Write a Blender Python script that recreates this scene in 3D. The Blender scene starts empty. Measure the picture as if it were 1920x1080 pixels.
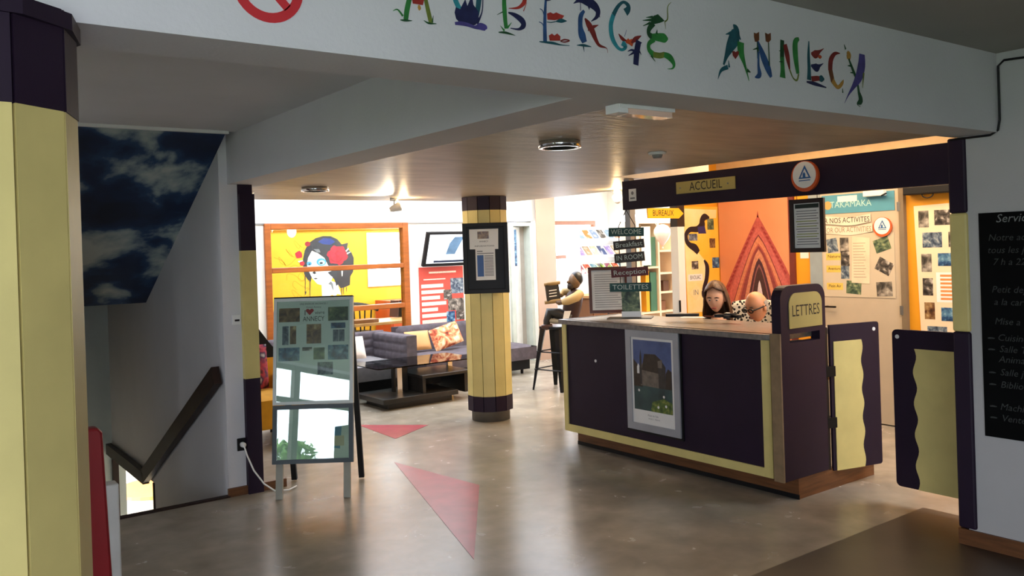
import bpy, bmesh, math, random
from mathutils import Vector, Matrix
from math import sin, cos, pi, radians
random.seed(7)
C = bpy.context.scene.collection
SC = bpy.context.scene

# ------------------------------------------------------------------ camera
# world: X to the right-rear of the picture, Y to the left-rear, Z up; metres; eye height 1.70
F_PX, PP_Y = 1597.9, 472.0
YAW, PITCH, ROLL = radians(36.409), radians(0.147), radians(-1.865)
cd = bpy.data.cameras.new('camera'); cam = bpy.data.objects.new('camera', cd); C.objects.link(cam)
cd.sensor_fit = 'HORIZONTAL'; cd.sensor_width = 36.0
cd.lens = F_PX / 1920 * 36.0
cd.shift_y = -(540 - PP_Y) / 1920
cd.clip_start = 0.05; cd.clip_end = 200
fw = Vector((sin(YAW) * cos(PITCH), cos(YAW) * cos(PITCH), -sin(PITCH)))
rt = Vector((cos(YAW), -sin(YAW), 0)); up = rt.cross(fw)
r2 = rt * cos(ROLL) + up * sin(ROLL); u2 = -rt * sin(ROLL) + up * cos(ROLL)
cam.matrix_world = Matrix(((r2.x, u2.x, -fw.x, 0), (r2.y, u2.y, -fw.y, 0), (r2.z, u2.z, -fw.z, 1.70), (0, 0, 0, 1)))
SC.camera = cam

# ------------------------------------------------------------------ world, daylight, exposure
SKY = 11.0
w = bpy.data.worlds.new('sky'); SC.world = w; w.use_nodes = True
bg = w.node_tree.nodes['Background']; bg.inputs['Color'].default_value = (0.82, 0.88, 1.0, 1); bg.inputs['Strength'].default_value = SKY
SC.view_settings.view_transform = 'Standard'; SC.view_settings.look = 'None'
SC.view_settings.exposure = 0.0; SC.view_settings.gamma = 1.0; SC.view_settings.use_curve_mapping = False

def lamp(name, kind, loc, power, col=(1, 1, 1), size=0.1, size_y=None, aim=None, portal=False, spot=None):
    l = bpy.data.lights.new(name, kind); l.energy = power; l.color = col
    if kind == 'AREA':
        l.shape = 'RECTANGLE'; l.size = size; l.size_y = size_y or size
        if portal: l.cycles.is_portal = True
    else:
        l.shadow_soft_size = size
    if spot: l.spot_size = radians(spot); l.spot_blend = 0.6
    o = bpy.data.objects.new(name, l); C.objects.link(o); o.location = loc
    if aim is not None:
        o.rotation_euler = (Vector(aim) - Vector(loc)).to_track_quat('-Z', 'Y').to_euler()
    return o
# portals guide the sky light through the window openings
lamp('window_portal', 'AREA', (-1.85, -2.40, 1.5), 1, size=4.1, size_y=2.2, aim=(-1.85, 3, 1.5), portal=True)
lamp('window_portal', 'AREA', (-3.98, 0.35, 1.40), 1, size=2.4, size_y=2.5, aim=(3, 0.35, 1.40), portal=True)
lamp('window_portal', 'AREA', (5.5, 9.15, 2.92), 1, size=4.6, size_y=1.9, aim=(5.5, 9.15, 0), portal=True)
lamp('window_portal', 'AREA', (8.9, 10.40, 1.5), 1, size=1.0, size_y=1.2, aim=(8.9, 5, 1.5), portal=True)
lamp('window_portal', 'AREA', (9.72, 8.9, 1.55), 1, size=1.3, size_y=2.6, aim=(5, 8.9, 1.55), portal=True)
lamp('window_portal', 'AREA', (8.10, 11.8, 1.6), 1, size=1.4, size_y=1.9, aim=(5, 11.8, 1.6), portal=True)
lamp('window_portal', 'AREA', (7.2, 13.1, 1.62), 1, size=1.3, size_y=0.9, aim=(7.2, 5, 1.62), portal=True)
lamp('window_portal', 'AREA', (5.2, 11.8, 2.92), 1, size=3.4, size_y=1.2, aim=(5.2, 11.8, 0), portal=True)
lamp('dining_wall_fill', 'AREA', (6.9, 12.0, 2.70), 60, (1, 0.95, 0.82), 1.0, 0.6, aim=(6.95, 12.9, 1.2))  # unseen fill light, added to wash out the right of the yellow wall
# warm ceiling panels of the office and of the lower room
lamp('office_ceiling_lamp', 'AREA', (6.1, 4.3, 2.70), 95, (1, 0.70, 0.42), 1.2, 2.4, aim=(6.1, 4.3, 0))
lamp('office_ceiling_lamp', 'AREA', (7.6, 7.2, 2.74), 110, (1, 0.82, 0.60), 1.6, 1.2, aim=(7.6, 7.2, 0))
lamp('basement_ceiling_lamp', 'AREA', (3.2, 11.2, -0.35), 130, (1, 0.95, 0.86), 1.6, 2.0, aim=(3.2, 10.8, -3))

# ------------------------------------------------------------------ helpers
def lin(h):
    h = h.lstrip('#'); v = [int(h[i:i + 2], 16) / 255 for i in (0, 2, 4)]
    return tuple(c / 12.92 if c <= 0.04045 else ((c + 0.055) / 1.055) ** 2.4 for c in v) + (1,)
MATS = {}
def pm(name, col, rough=0.5, metal=0.0, var=0.12, scale=6.0, bump=0.0, bscale=60.0, stretch=(1, 1, 1), coat=0.0, emit=0.0, trans=0.0, alpha=1.0, ior=1.45, col2=None):
    """procedural material: base colour broken up by noise, optional fine relief"""
    if name in MATS: return MATS[name]
    m = bpy.data.materials.new(name); m.use_nodes = True; nt = m.node_tree; b = nt.nodes['Principled BSDF']
    c = lin(col) if isinstance(col, str) else tuple(col) + (1,)
    tc = nt.nodes.new('ShaderNodeTexCoord'); mp = nt.nodes.new('ShaderNodeMapping'); mp.inputs['Scale'].default_value = stretch
    nt.links.new(tc.outputs['Object'], mp.inputs['Vector'])
    n = nt.nodes.new('ShaderNodeTexNoise'); n.inputs['Scale'].default_value = scale; n.inputs['Detail'].default_value = 6
    nt.links.new(mp.outputs['Vector'], n.inputs['Vector'])
    r = nt.nodes.new('ShaderNodeValToRGB'); r.color_ramp.elements[0].position = 0.3; r.color_ramp.elements[1].position = 0.7
    if col2: d = lin(col2); r.color_ramp.elements[0].color = d; r.color_ramp.elements[1].color = c
    else:
        r.color_ramp.elements[0].color = tuple(x * (1 - var) for x in c[:3]) + (1,); r.color_ramp.elements[1].color = tuple(min(1, x * (1 + var * 0.6)) for x in c[:3]) + (1,)
    nt.links.new(n.outputs['Fac'], r.inputs['Fac']); nt.links.new(r.outputs['Color'], b.inputs['Base Color'])
    b.inputs['Roughness'].default_value = rough; b.inputs['Metallic'].default_value = metal
    b.inputs['Coat Weight'].default_value = coat; b.inputs['IOR'].default_value = ior
    if trans: b.inputs['Transmission Weight'].default_value = trans
    if emit:
        nt.links.new(r.outputs['Color'], b.inputs['Emission Color']); b.inputs['Emission Strength'].default_value = emit
    if bump:
        n2 = nt.nodes.new('ShaderNodeTexNoise'); n2.inputs['Scale'].default_value = bscale; n2.inputs['Detail'].default_value = 4
        nt.links.new(mp.outputs['Vector'], n2.inputs['Vector'])
        bp = nt.nodes.new('ShaderNodeBump'); bp.inputs['Strength'].default_value = bump; bp.inputs['Distance'].default_value = 0.01
        nt.links.new(n2.outputs['Fac'], bp.inputs['Height']); nt.links.new(bp.outputs['Normal'], b.inputs['Normal'])
    MATS[name] = m; return m
def ramp_mat(name, cols, scale=5.0, w=0.0, rough=0.4, detail=6.0, dist=0.0, stretch=(1, 1, 1), pos=None, voronoi=False):
    """flat print: noise run through a colour ramp (photographs, clouds, animal print)"""
    if name in MATS: return MATS[name]
    m = bpy.data.materials.new(name); m.use_nodes = True; nt = m.node_tree; b = nt.nodes['Principled BSDF']
    tc = nt.nodes.new('ShaderNodeTexCoord'); mp = nt.nodes.new('ShaderNodeMapping'); mp.inputs['Scale'].default_value = stretch
    nt.links.new(tc.outputs['Object'], mp.inputs['Vector'])
    if voronoi:
        n = nt.nodes.new('ShaderNodeTexVoronoi'); n.inputs['Scale'].default_value = scale; out = n.outputs['Distance']
    else:
        n = nt.nodes.new('ShaderNodeTexNoise'); n.noise_dimensions = '4D'; n.inputs['W'].default_value = w
        n.inputs['Scale'].default_value = scale; n.inputs['Detail'].default_value = detail; n.inputs['Distortion'].default_value = dist; out = n.outputs['Fac']
    nt.links.new(mp.outputs['Vector'], n.inputs['Vector'])
    r = nt.nodes.new('ShaderNodeValToRGB'); e = r.color_ramp.elements
    while len(e) < len(cols): e.new(0.5)
    for i, c in enumerate(cols):
        e[i].position = pos[i] if pos else 0.28 + 0.44 * i / max(1, len(cols) - 1); e[i].color = lin(c)
    nt.links.new(out, r.inputs['Fac']); nt.links.new(r.outputs['Color'], b.inputs['Base Color']); b.inputs['Roughness'].default_value = rough
    MATS[name] = m; return m
PALS = [['#1c1a18', '#4a4640', '#8b8378', '#c9c2b4'], ['#141c1a', '#35493a', '#6f7f5c', '#b9b48c'], ['#1b2028', '#3d4c60', '#7d8a92', '#c8c6bc'],
        ['#201612', '#5a3a24', '#9a7a50', '#d4c090'], ['#101a2a', '#24466e', '#5c86a0', '#b8c8c8'], ['#161412', '#383430', '#6a625a', '#e0d8cc']]
def photo(i): return ramp_mat('photo_print_%d' % i, PALS[i % len(PALS)], scale=16 + 5 * (i % 3), w=i * 3.7, rough=0.35, dist=0.6)

WORLD = {}
def wl(o): return WORLD.get(o.name, Vector((0, 0, 0))) if o else Vector((0, 0, 0))
class Fr:
    """flat frame: origin o, axes u (right) and v (up); n = u x v looks out of the surface"""
    def __init__(s, o, u, v): s.o = Vector(o); s.u = Vector(u).normalized(); s.v = Vector(v).normalized(); s.n = s.u.cross(s.v)
    def P(s, a, b, d=0.0): return s.o + s.u * a + s.v * b + s.n * d
def face_y(y, x=0, z=0): return Fr((x, y, z), (1, 0, 0), (0, 0, 1))     # faces -Y: a = x, b = z
def face_x(x, y=0, z=0): return Fr((x, y, z), (0, -1, 0), (0, 0, 1))    # faces -X: a = -y, b = z
class MB:
    def __init__(s): s.v = []; s.f = []; s.m = []; s.sm = []
    def add(s, vs, fs, mi=0, smooth=False):
        k = len(s.v); s.v += [Vector(p) for p in vs]
        for f in fs: s.f.append([k + i for i in f]); s.m.append(mi); s.sm.append(smooth)
        return s
    def box(s, x0, x1, y0, y1, z0, z1, mi=0):
        return s.add([(x0, y0, z0), (x1, y0, z0), (x1, y1, z0), (x0, y1, z0), (x0, y0, z1), (x1, y0, z1), (x1, y1, z1), (x0, y1, z1)],
                     [(0, 3, 2, 1), (4, 5, 6, 7), (0, 1, 5, 4), (1, 2, 6, 5), (2, 3, 7, 6), (3, 0, 4, 7)], mi)
    def fbox(s, fr, a0, a1, b0, b1, d0, d1, mi=0):
        vs = [fr.P(a, b, d) for d in (d0, d1) for a, b in ((a0, b0), (a1, b0), (a1, b1), (a0, b1))]
        return s.add(vs, [(0, 3, 2, 1), (4, 5, 6, 7), (0, 1, 5, 4), (1, 2, 6, 5), (2, 3, 7, 6), (3, 0, 4, 7)], mi)
    def poly(s, fr, pts, d=0.0, th=0.0, mi=0):
        ar = sum(pts[i][0] * pts[(i + 1) % len(pts)][1] - pts[(i + 1) % len(pts)][0] * pts[i][1] for i in range(len(pts)))
        if ar < 0: pts = pts[::-1]
        n = len(pts)
        if th <= 0: return s.add([fr.P(a, b, d) for a, b in pts], [tuple(range(n))], mi)
        vs = [fr.P(a, b, d) for a, b in pts] + [fr.P(a, b, d + th) for a, b in pts]
        return s.add(vs, [tuple(range(n))[::-1], tuple(range(n, 2 * n))] + [(i, (i + 1) % n, n + (i + 1) % n, n + i) for i in range(n)], mi)
    def ring(s, fr, outer, inner, d=0.0, th=0.01, mi=0):
        """frame between two outlines with the same number of points"""
        n = len(outer); vs = [fr.P(a, b, d) for a, b in outer] + [fr.P(a, b, d) for a, b in inner] + [fr.P(a, b, d + th) for a, b in outer] + [fr.P(a, b, d + th) for a, b in inner]
        fs = []
        for i in range(n):
            j = (i + 1) % n
            fs += [(2 * n + i, 2 * n + j, 3 * n + j, 3 * n + i), (i, n + i, n + j, j), (i, j, 2 * n + j, 2 * n + i), (n + i, 3 * n + i, 3 * n + j, n + j)]
        return s.add(vs, fs, mi)
    def rring(s, fr, a0, a1, b0, b1, wdt, d=0.0, th=0.02, mi=0):
        return s.ring(fr, [(a0, b0), (a1, b0), (a1, b1), (a0, b1)], [(a0 + wdt, b0 + wdt), (a1 - wdt, b0 + wdt), (a1 - wdt, b1 - wdt), (a0 + wdt, b1 - wdt)], d, th, mi)
    def tube(s, pts, r, seg=8, mi=0, cap=True, smooth=True):
        pts = [Vector(p) for p in pts]; rs = r if isinstance(r, (list, tuple)) else [r] * len(pts); vs = []; fs = []; ref = None
        for i, p in enumerate(pts):
            t = (pts[min(i + 1, len(pts) - 1)] - pts[max(i - 1, 0)]).normalized()
            if ref is None: ref = Vector((0, 0, 1)) if abs(t.z) < 0.9 else Vector((1, 0, 0))
            a = (ref - t * ref.dot(t)).normalized(); ref = a; b = t.cross(a)
            vs += [p + (a * cos(2 * pi * k / seg) + b * sin(2 * pi * k / seg)) * rs[i] for k in range(seg)]
        for i in range(len(pts) - 1):
            for k in range(seg):
                j = (k + 1) % seg; fs.append((i * seg + k, i * seg + j, (i + 1) * seg + j, (i + 1) * seg + k))
        s.add(vs, fs, mi, smooth)
        if cap:
            s.add(vs[:seg][::-1], [tuple(range(seg))], mi); s.add(vs[-seg:], [tuple(range(seg))], mi)
        return s
    def lathe(s, c, prof, seg=24, mi=0, smooth=True, axis=None):
        c = Vector(c); q = axis.to_track_quat('Z', 'Y') if axis else None; vs = []; fs = []
        for r, z in prof:
            for k in range(seg):
                p = Vector((r * cos(2 * pi * k / seg), r * sin(2 * pi * k / seg), z)); vs.append(c + (q @ p if q else p))
        for i in range(len(prof) - 1):
            for k in range(seg):
                j = (k + 1) % seg; fs.append((i * seg + k, i * seg + j, (i + 1) * seg + j, (i + 1) * seg + k))
        return s.add(vs, fs, mi, smooth)
    def ball(s, c, rx, ry, rz, seg=16, rings=10, mi=0, fn=None):
        c = Vector(c); vs = []; fs = []
        for i in range(rings + 1):
            t = pi * i / rings
            for k in range(seg):
                a = 2 * pi * k / seg; p = Vector((sin(t) * cos(a), sin(t) * sin(a), cos(t)))
                if fn: p = fn(p)
                vs.append(c + Vector((p.x * rx, p.y * ry, p.z * rz)))
        for i in range(rings):
            for k in range(seg):
                j = (k + 1) % seg; fs.append((i * seg + k, (i + 1) * seg + k, (i + 1) * seg + j, i * seg + j))
        return s.add(vs, fs, mi, True)
    def disc(s, fr, a, b, r, d=0, th=0, mi=0, seg=28):
        return s.poly(fr, [(a + r * cos(2 * pi * k / seg), b + r * sin(2 * pi * k / seg)) for k in range(seg)], d, th, mi)
    def grid(s, fn, nu, nv, mi=0, smooth=True):
        vs = [fn(i / nu, j / nv) for j in range(nv + 1) for i in range(nu + 1)]
        return s.add(vs, [(j * (nu + 1) + i, j * (nu + 1) + i + 1, (j + 1) * (nu + 1) + i + 1, (j + 1) * (nu + 1) + i) for j in range(nv) for i in range(nu)], mi, smooth)
    def ribbon(s, fr, pts, d=0.0, mi=0, steps=5, th=0.0):
        """brush stroke: (a, b, width) points joined by a smooth curve"""
        P = [Vector(p) for p in pts]; Q = []
        for i in range(len(P) - 1):
            p0, p1, p2, p3 = P[max(i - 1, 0)], P[i], P[i + 1], P[min(i + 2, len(P) - 1)]
            for k in range(steps):
                t = k / steps; Q.append(0.5 * (2 * p1 + (p2 - p0) * t + (2 * p0 - 5 * p1 + 4 * p2 - p3) * t * t + (3 * p1 - p0 - 3 * p2 + p3) * t ** 3))
        Q.append(P[-1]); l = []; r = []
        for i, q in enumerate(Q):
            t = Q[min(i + 1, len(Q) - 1)] - Q[max(i - 1, 0)]; t = Vector((t.x, t.y)).normalized(); wd = max(q.z, 0.0005) / 2
            l.append((q.x - t.y * wd, q.y + t.x * wd)); r.append((q.x + t.y * wd, q.y - t.x * wd))
        n = len(l); vs = [fr.P(a, b, d) for a, b in l] + [fr.P(a, b, d) for a, b in r]
        return s.add(vs, [(i, n + i, n + i + 1, i + 1) for i in range(n - 1)], mi)
def obj(name, mb, mats, parent=None, label=None, cat=None, group=None, kind=None, bevel=0, sub=0, smooth=None):
    mats = mats if isinstance(mats, (list, tuple)) else [mats]
    xs = [v.x for v in mb.v]; ys = [v.y for v in mb.v]; zs = [v.z for v in mb.v]
    o0 = Vector(((min(xs) + max(xs)) / 2, (min(ys) + max(ys)) / 2, min(zs)))
    me = bpy.data.meshes.new(name); me.from_pydata([tuple(v - o0) for v in mb.v], [], mb.f)
    for m in mats: me.materials.append(m)
    me.polygons.foreach_set('material_index', mb.m); me.polygons.foreach_set('use_smooth', mb.sm if smooth is None else [smooth] * len(mb.f)); me.update()
    o = bpy.data.objects.new(name, me); C.objects.link(o); o.parent = parent
    WORLD[o.name] = o0; o.location = o0 - wl(parent)
    tag(o, label, cat, group, kind)
    if bevel:
        b = o.modifiers.new('bevel', 'BEVEL'); b.width = bevel; b.segments = 2; b.limit_method = 'ANGLE'; b.angle_limit = radians(50)
    if sub:
        b = o.modifiers.new('sub', 'SUBSURF'); b.levels = sub; b.render_levels = sub
    return o
def tag(o, label=None, cat=None, group=None, kind=None):
    if label: o['label'] = label
    if cat: o['category'] = cat
    if group: o['group'] = group
    if kind: o['kind'] = kind
    return o
def thing(name, loc, label, cat, group=None):
    o = bpy.data.objects.new(name, None); C.objects.link(o); o.location = loc; o.empty_display_size = 0.1
    WORLD[o.name] = Vector(loc); return tag(o, label, cat, group)
def struct(name, mb, mats, **k): return obj(name, mb, mats, kind='structure', **k)
def text(name, s, fr, a, b, size, mat, parent=None, d=0.002, width=None, align='CENTER', th=0.0, label=None, shear=0.0):
    cu = bpy.data.curves.new(name, 'FONT'); cu.body = s; cu.size = size; cu.align_x = align; cu.align_y = 'CENTER'; cu.extrude = th; cu.shear = shear; cu.resolution_u = 2
    t = bpy.data.objects.new(name, cu); C.objects.link(t); bpy.context.view_layer.update()
    me = bpy.data.meshes.new_from_object(t.evaluated_get(bpy.context.evaluated_depsgraph_get()))
    bpy.data.objects.remove(t); bpy.data.curves.remove(cu)
    xs = [v.co.x for v in me.vertices] or [0]; sx = width / (max(xs) - min(xs)) if width and max(xs) > min(xs) else 1
    mb = MB(); mb.add([fr.P(a + v.co.x * sx, b + v.co.y, d + v.co.z) for v in me.vertices], [tuple(p.vertices) for p in me.polygons])
    bpy.data.meshes.remove(me)
    return obj(name, mb, mat, parent, label=label)

# ------------------------------------------------------------------ materials
WHITE = pm('white_wall_paint', '#d2d1d2', 0.75, var=0.05, scale=2, bump=0.12, bscale=70)
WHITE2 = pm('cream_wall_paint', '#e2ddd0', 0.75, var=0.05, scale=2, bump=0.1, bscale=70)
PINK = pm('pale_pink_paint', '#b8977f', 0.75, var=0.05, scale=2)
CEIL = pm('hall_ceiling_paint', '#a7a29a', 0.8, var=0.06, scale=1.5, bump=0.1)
SLAB = pm('troweled_ceiling_plaster', '#bfb19e', 0.42, var=0.2, scale=2.4, bump=0.5, bscale=8, stretch=(1, 3.5, 1))
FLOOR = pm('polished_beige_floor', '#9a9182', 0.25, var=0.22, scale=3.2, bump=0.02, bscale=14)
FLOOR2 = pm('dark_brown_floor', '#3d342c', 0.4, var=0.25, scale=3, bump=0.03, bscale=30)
nt = FLOOR.node_tree; r0 = next(n for n in nt.nodes if n.type == 'VALTORGB'); n3 = nt.nodes.new('ShaderNodeTexNoise'); n3.inputs['Scale'].default_value = 5; n3.inputs['Detail'].default_value = 9; n3.inputs['Distortion'].default_value = 0.5
r3 = nt.nodes.new('ShaderNodeValToRGB'); r3.color_ramp.elements[0].position = .35; r3.color_ramp.elements[0].color = (.84, .83, .80, 1); r3.color_ramp.elements[1].position = .68; r3.color_ramp.elements[1].color = (1.0, 1.0, 1.0, 1)
m3 = nt.nodes.new('ShaderNodeMix'); m3.data_type = 'RGBA'; m3.blend_type = 'MULTIPLY'; m3.inputs[0].default_value = 1.0
nt.links.new(next(n for n in nt.nodes if n.type == 'MAPPING').outputs[0], n3.inputs['Vector']); nt.links.new(n3.outputs['Fac'], r3.inputs['Fac']); nt.links.new(r0.outputs['Color'], m3.inputs[6]); nt.links.new(r3.outputs['Color'], m3.inputs[7]); nt.links.new(m3.outputs[2], nt.nodes['Principled BSDF'].inputs['Base Color'])
rr3 = nt.nodes.new('ShaderNodeMapRange'); rr3.inputs['To Min'].default_value = .22; rr3.inputs['To Max'].default_value = .30; nt.links.new(n3.outputs['Fac'], rr3.inputs['Value']); nt.links.new(rr3.outputs[0], nt.nodes['Principled BSDF'].inputs['Roughness'])
RED = pm('faded_red_floor_paint', '#a43c46', 0.3, var=0.2, scale=6)
PURPLE = pm('dark_plum_paint', '#25192a', 0.55, ior=1.3, var=0.12, scale=4, bump=0.04, bscale=40)
YELLOW = pm('pale_yellow_paint', '#d3c37c', 0.5, var=0.10, scale=5, bump=0.05, bscale=50)
SEAM = pm('dark_gap', '#15110f', 0.8)
WOOD = pm('brown_plinth_wood', '#6b4426', 0.45, var=0.35, scale=5, stretch=(1, 1, 12), bump=0.05)
DWOOD = pm('dark_stained_wood', '#2e1f18', 0.5, ior=1.35, var=0.35, scale=6, stretch=(6, 1, 1), bump=0.05)
OAK = pm('orange_varnished_timber', '#9c541f', 0.4, var=0.25, scale=5, stretch=(1, 1, 6))
EDGEW = pm('bare_board_edge', '#8a7355', 0.6, var=0.2, scale=14)
CONC = pm('grey_concrete', '#6b655a', 0.7, var=0.2, scale=9)
BLACK = pm('black_satin', '#101012', 0.5, ior=1.35, var=0.1)
BLACKM = pm('black_steel', '#17181a', 0.35, metal=0.6, var=0.1)
GREYM = pm('grey_steel', '#8d8f90', 0.35, metal=0.8, var=0.1)
CHROME = pm('chrome', '#d8d8d8', 0.12, metal=1.0, var=0.02)
PLASTW = pm('white_plastic', '#e6e6e2', 0.35, var=0.03)
PAPER = pm('white_paper', '#e4e4df', 0.6, var=0.03)
INK = pm('black_ink', '#141414', 0.6, var=0.05)
GREYINK = pm('grey_print', '#77787a', 0.6, var=0.05)
FRAMEB = pm('dark_brown_frame', '#2a1a14', 0.4, var=0.25, scale=12)
def glass(name, tint, ior, body=0.0, bodycol='#ffffff'):
    """thin sheet: clear with mirror reflections that grow at grazing angles"""
    m = bpy.data.materials.new(name); m.use_nodes = True; nt = m.node_tree; nt.nodes.remove(nt.nodes['Principled BSDF']); out = nt.nodes['Material Output']
    t = nt.nodes.new('ShaderNodeBsdfTransparent'); t.inputs['Color'].default_value = lin(tint); g = nt.nodes.new('ShaderNodeBsdfGlossy'); g.inputs['Roughness'].default_value = 0.01
    fz = nt.nodes.new('ShaderNodeFresnel'); fz.inputs['IOR'].default_value = ior; mx = nt.nodes.new('ShaderNodeMixShader')
    nt.links.new(fz.outputs[0], mx.inputs[0]); nt.links.new(t.outputs[0], mx.inputs[1]); nt.links.new(g.outputs[0], mx.inputs[2]); nt.links.new(mx.outputs[0], out.inputs['Surface'])
    return m
GLASS = glass('clear_glass', '#f2f8f6', 1.25)
LAMP_ON = pm('lit_lamp', '#fff0d8', 0.4, var=0, emit=12)
# ================================================================== THE SETTING
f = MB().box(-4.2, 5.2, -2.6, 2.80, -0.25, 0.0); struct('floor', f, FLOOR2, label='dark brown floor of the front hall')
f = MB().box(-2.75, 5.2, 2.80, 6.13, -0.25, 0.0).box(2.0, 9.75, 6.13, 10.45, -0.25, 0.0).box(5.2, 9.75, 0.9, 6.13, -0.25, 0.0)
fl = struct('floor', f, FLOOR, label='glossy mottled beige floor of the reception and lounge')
ff = Fr((0, 0, 0), (1, 0, 0), (0, 1, 0))
for pts in ([(3.765, 7.78), (4.27, 7.27), (3.73, 6.95)], [(3.30, 6.18), (3.43, 5.14), (2.57, 3.93)]):
    obj('red_triangle', MB().poly(ff, pts, 0.0005, 0.0015), RED, fl, label='faded red triangle on the floor')
struct('floor', MB().box(2.0, 8.2, 10.45, 13.2, -0.25, 0.0), pm('dining_floor', '#8a6a48', 0.4), label='brown floor of the dining room behind the glass')
# front hall shell
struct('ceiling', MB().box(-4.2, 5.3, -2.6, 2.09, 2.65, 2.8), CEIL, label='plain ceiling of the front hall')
bm_ = MB().box(-4.2, 4.76, 2.085, 2.32, 2.235, 2.8)
beam = struct('wall_above_opening', bm_, WHITE, label='broad white beam painted with colourful animal letters')
struct('wall_right', MB().box(4.75, 5.2, -2.6, 2.30, 0, 2.8), pm('dimmed_white_wall_paint', '#b3b2b0', 0.8, var=0.05, scale=2, bump=0.12, bscale=70), label='white wall with the chalkboard')  # white paint greyed to stand in for the weaker light here
struct('baseboard_right', MB().box(4.735, 4.75, -2.6, 2.352, 0, 0.085).box(4.75, 5.2, 2.345, 2.352, 0, 0.085), WOOD, label='brown wooden baseboard under the chalkboard')
struct('wall_back', MB().box(-4.2, -3.8, -2.6, -2.45, 0, 2.8).box(0.2, 4.75, -2.6, -2.45, 0, 2.8).box(-3.8, 0.2, -2.6, -2.45, 0, 0.4).box(-3.8, 0.2, -2.6, -2.45, 2.6, 2.8), WHITE)
wf = MB()
for x in (-3.75, -2.42, -1.1, 0.15): wf.box(x - 0.05, x + 0.05, -2.57, -2.48, 0.4, 2.6)
for z in (0.43, 2.02, 2.57): wf.box(-3.8, 0.2, -2.56, -2.49, z - 0.04, z + 0.04)
struct('window_2', wf, pm('dark_window_frame', '#4a4238', 0.5))
wl_ = MB().box(-4.2, -4.05, -2.5, -0.9, 0, 2.8).box(-4.2, -4.05, 1.6, 2.1, 0, 2.8).box(-4.2, -4.05, -0.9, 1.6, 0, 0.2).box(-4.2, -4.05, -0.9, 1.6, 2.6, 2.8)
struct('wall_left', wl_, WHITE)
FRW = pm('dark_window_frame', '#4a4238', 0.5)
wf = MB()
for y in (-0.87, 0.45, 1.57): wf.box(-4.16, -4.07, y - 0.06, y + 0.06, 0.2, 2.6)
for z in (0.23, 2.02, 2.57): wf.box(-4.16, -4.08, -0.9, 1.6, z - 0.04, z + 0.04)
struct('window_1', wf, FRW)
struct('floor', MB().box(-30, -4.3, -25, 25, -0.5, -0.3), pm('lawn', '#6f8a48', 0.9, var=0.3, scale=3), label='lawn outside the hall window')
struct('wall_hall_corner', MB().box(-4.2, -2.6, 2.09, 2.2, 0, 2.8), WHITE)
# stairwell
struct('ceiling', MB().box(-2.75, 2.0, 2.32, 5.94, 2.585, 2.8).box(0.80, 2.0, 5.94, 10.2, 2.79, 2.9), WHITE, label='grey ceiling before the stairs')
so = MB()
so.add([(0.80, 5.92, 2.585), (1.94, 5.92, 2.585), (1.94, 8.35, 1.32), (0.80, 8.35, 1.32), (0.80, 5.92, 2.80), (1.94, 5.92, 2.80), (1.94, 8.50, 1.42), (0.80, 8.50, 1.42)],
       [(0, 1, 2, 3), (4, 7, 6, 5), (0, 4, 5, 1), (2, 6, 7, 3), (1, 5, 6, 2), (0, 3, 7, 4)])
CLOUD = ramp_mat('sky_with_clouds_print', ['#0b1a33', '#10274a', '#23436a', '#8a9a9e', '#c8ccc0'], scale=2.3, w=2.6, rough=0.7, detail=9, dist=0.2, stretch=(1.0, 0.9, 0.9), pos=[0.30, 0.46, 0.52, 0.57, 0.66])
nt = CLOUD.node_tree; nz = next(n for n in nt.nodes if n.type == 'TEX_NOISE'); rp0 = next(n for n in nt.nodes if n.type == 'VALTORGB')
# cloud bank low in the print, clear deep blue in the middle, wisps near the top
tcn = next(n for n in nt.nodes if n.type == 'TEX_COORD'); sp = nt.nodes.new('ShaderNodeSeparateXYZ'); nt.links.new(tcn.outputs['Object'], sp.inputs[0])
mr = nt.nodes.new('ShaderNodeMapRange'); mr.inputs['From Max'].default_value = 1.3; nt.links.new(sp.outputs['Z'], mr.inputs['Value'])
br = nt.nodes.new('ShaderNodeValToRGB'); e = br.color_ramp.elements; e[0].position = 0.0; e[0].color = (.50,) * 3 + (1,); e[1].position = 1.0; e[1].color = (.50,) * 3 + (1,)
for q, v in ((.30, .66), (.46, .62), (.56, .36), (.66, .40), (.80, .54), (.90, .42)): k = e.new(q); k.color = (v, v, v, 1)
nt.links.new(mr.outputs[0], br.inputs['Fac']); ad = nt.nodes.new('ShaderNodeMath'); ad.operation = 'MULTIPLY_ADD'; ad.inputs[1].default_value = .62; nt.links.new(br.outputs['Color'], ad.inputs[0]); 
sb0 = nt.nodes.new('ShaderNodeMath'); sb0.operation = 'SUBTRACT'; sb0.inputs[1].default_value = .31; nt.links.new(nz.outputs['Fac'], sb0.inputs[0]); nt.links.new(sb0.outputs[0], ad.inputs[2]); nt.links.new(ad.outputs[0], rp0.inputs['Fac'])
struct('ceiling_slope', so, CLOUD, label='sloping stair soffit covered with a dark blue cloudy sky print')
struct('trim_1', MB().box(-2.6, 1.95, 5.90, 5.935, 2.565, 2.60), PLASTW, label='thin white strip above the sky print')
ws = MB().box(1.94, 2.07, 6.13, 8.25, -0.33, 2.8).box(1.94, 2.0, 8.25, 10.2, -0.33, 2.8).box(1.94, 2.07, 6.13, 8.25, -2.6, -0.33)
struct('wall_stair_right', ws, WHITE, label='white stairwell wall with the dark handrail')
struct('wall_stair_end', MB().box(0.80, 2.07, 10.05, 10.2, -2.6, 2.8), pm('greenish_wall', '#c2ccc6', 0.75, var=0.04), label='pale wall at the foot of the stairs')
struct('wall_stair_left', MB().box(0.80, 0.95, 6.13, 10.2, -2.6, 2.8), WHITE)
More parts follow.
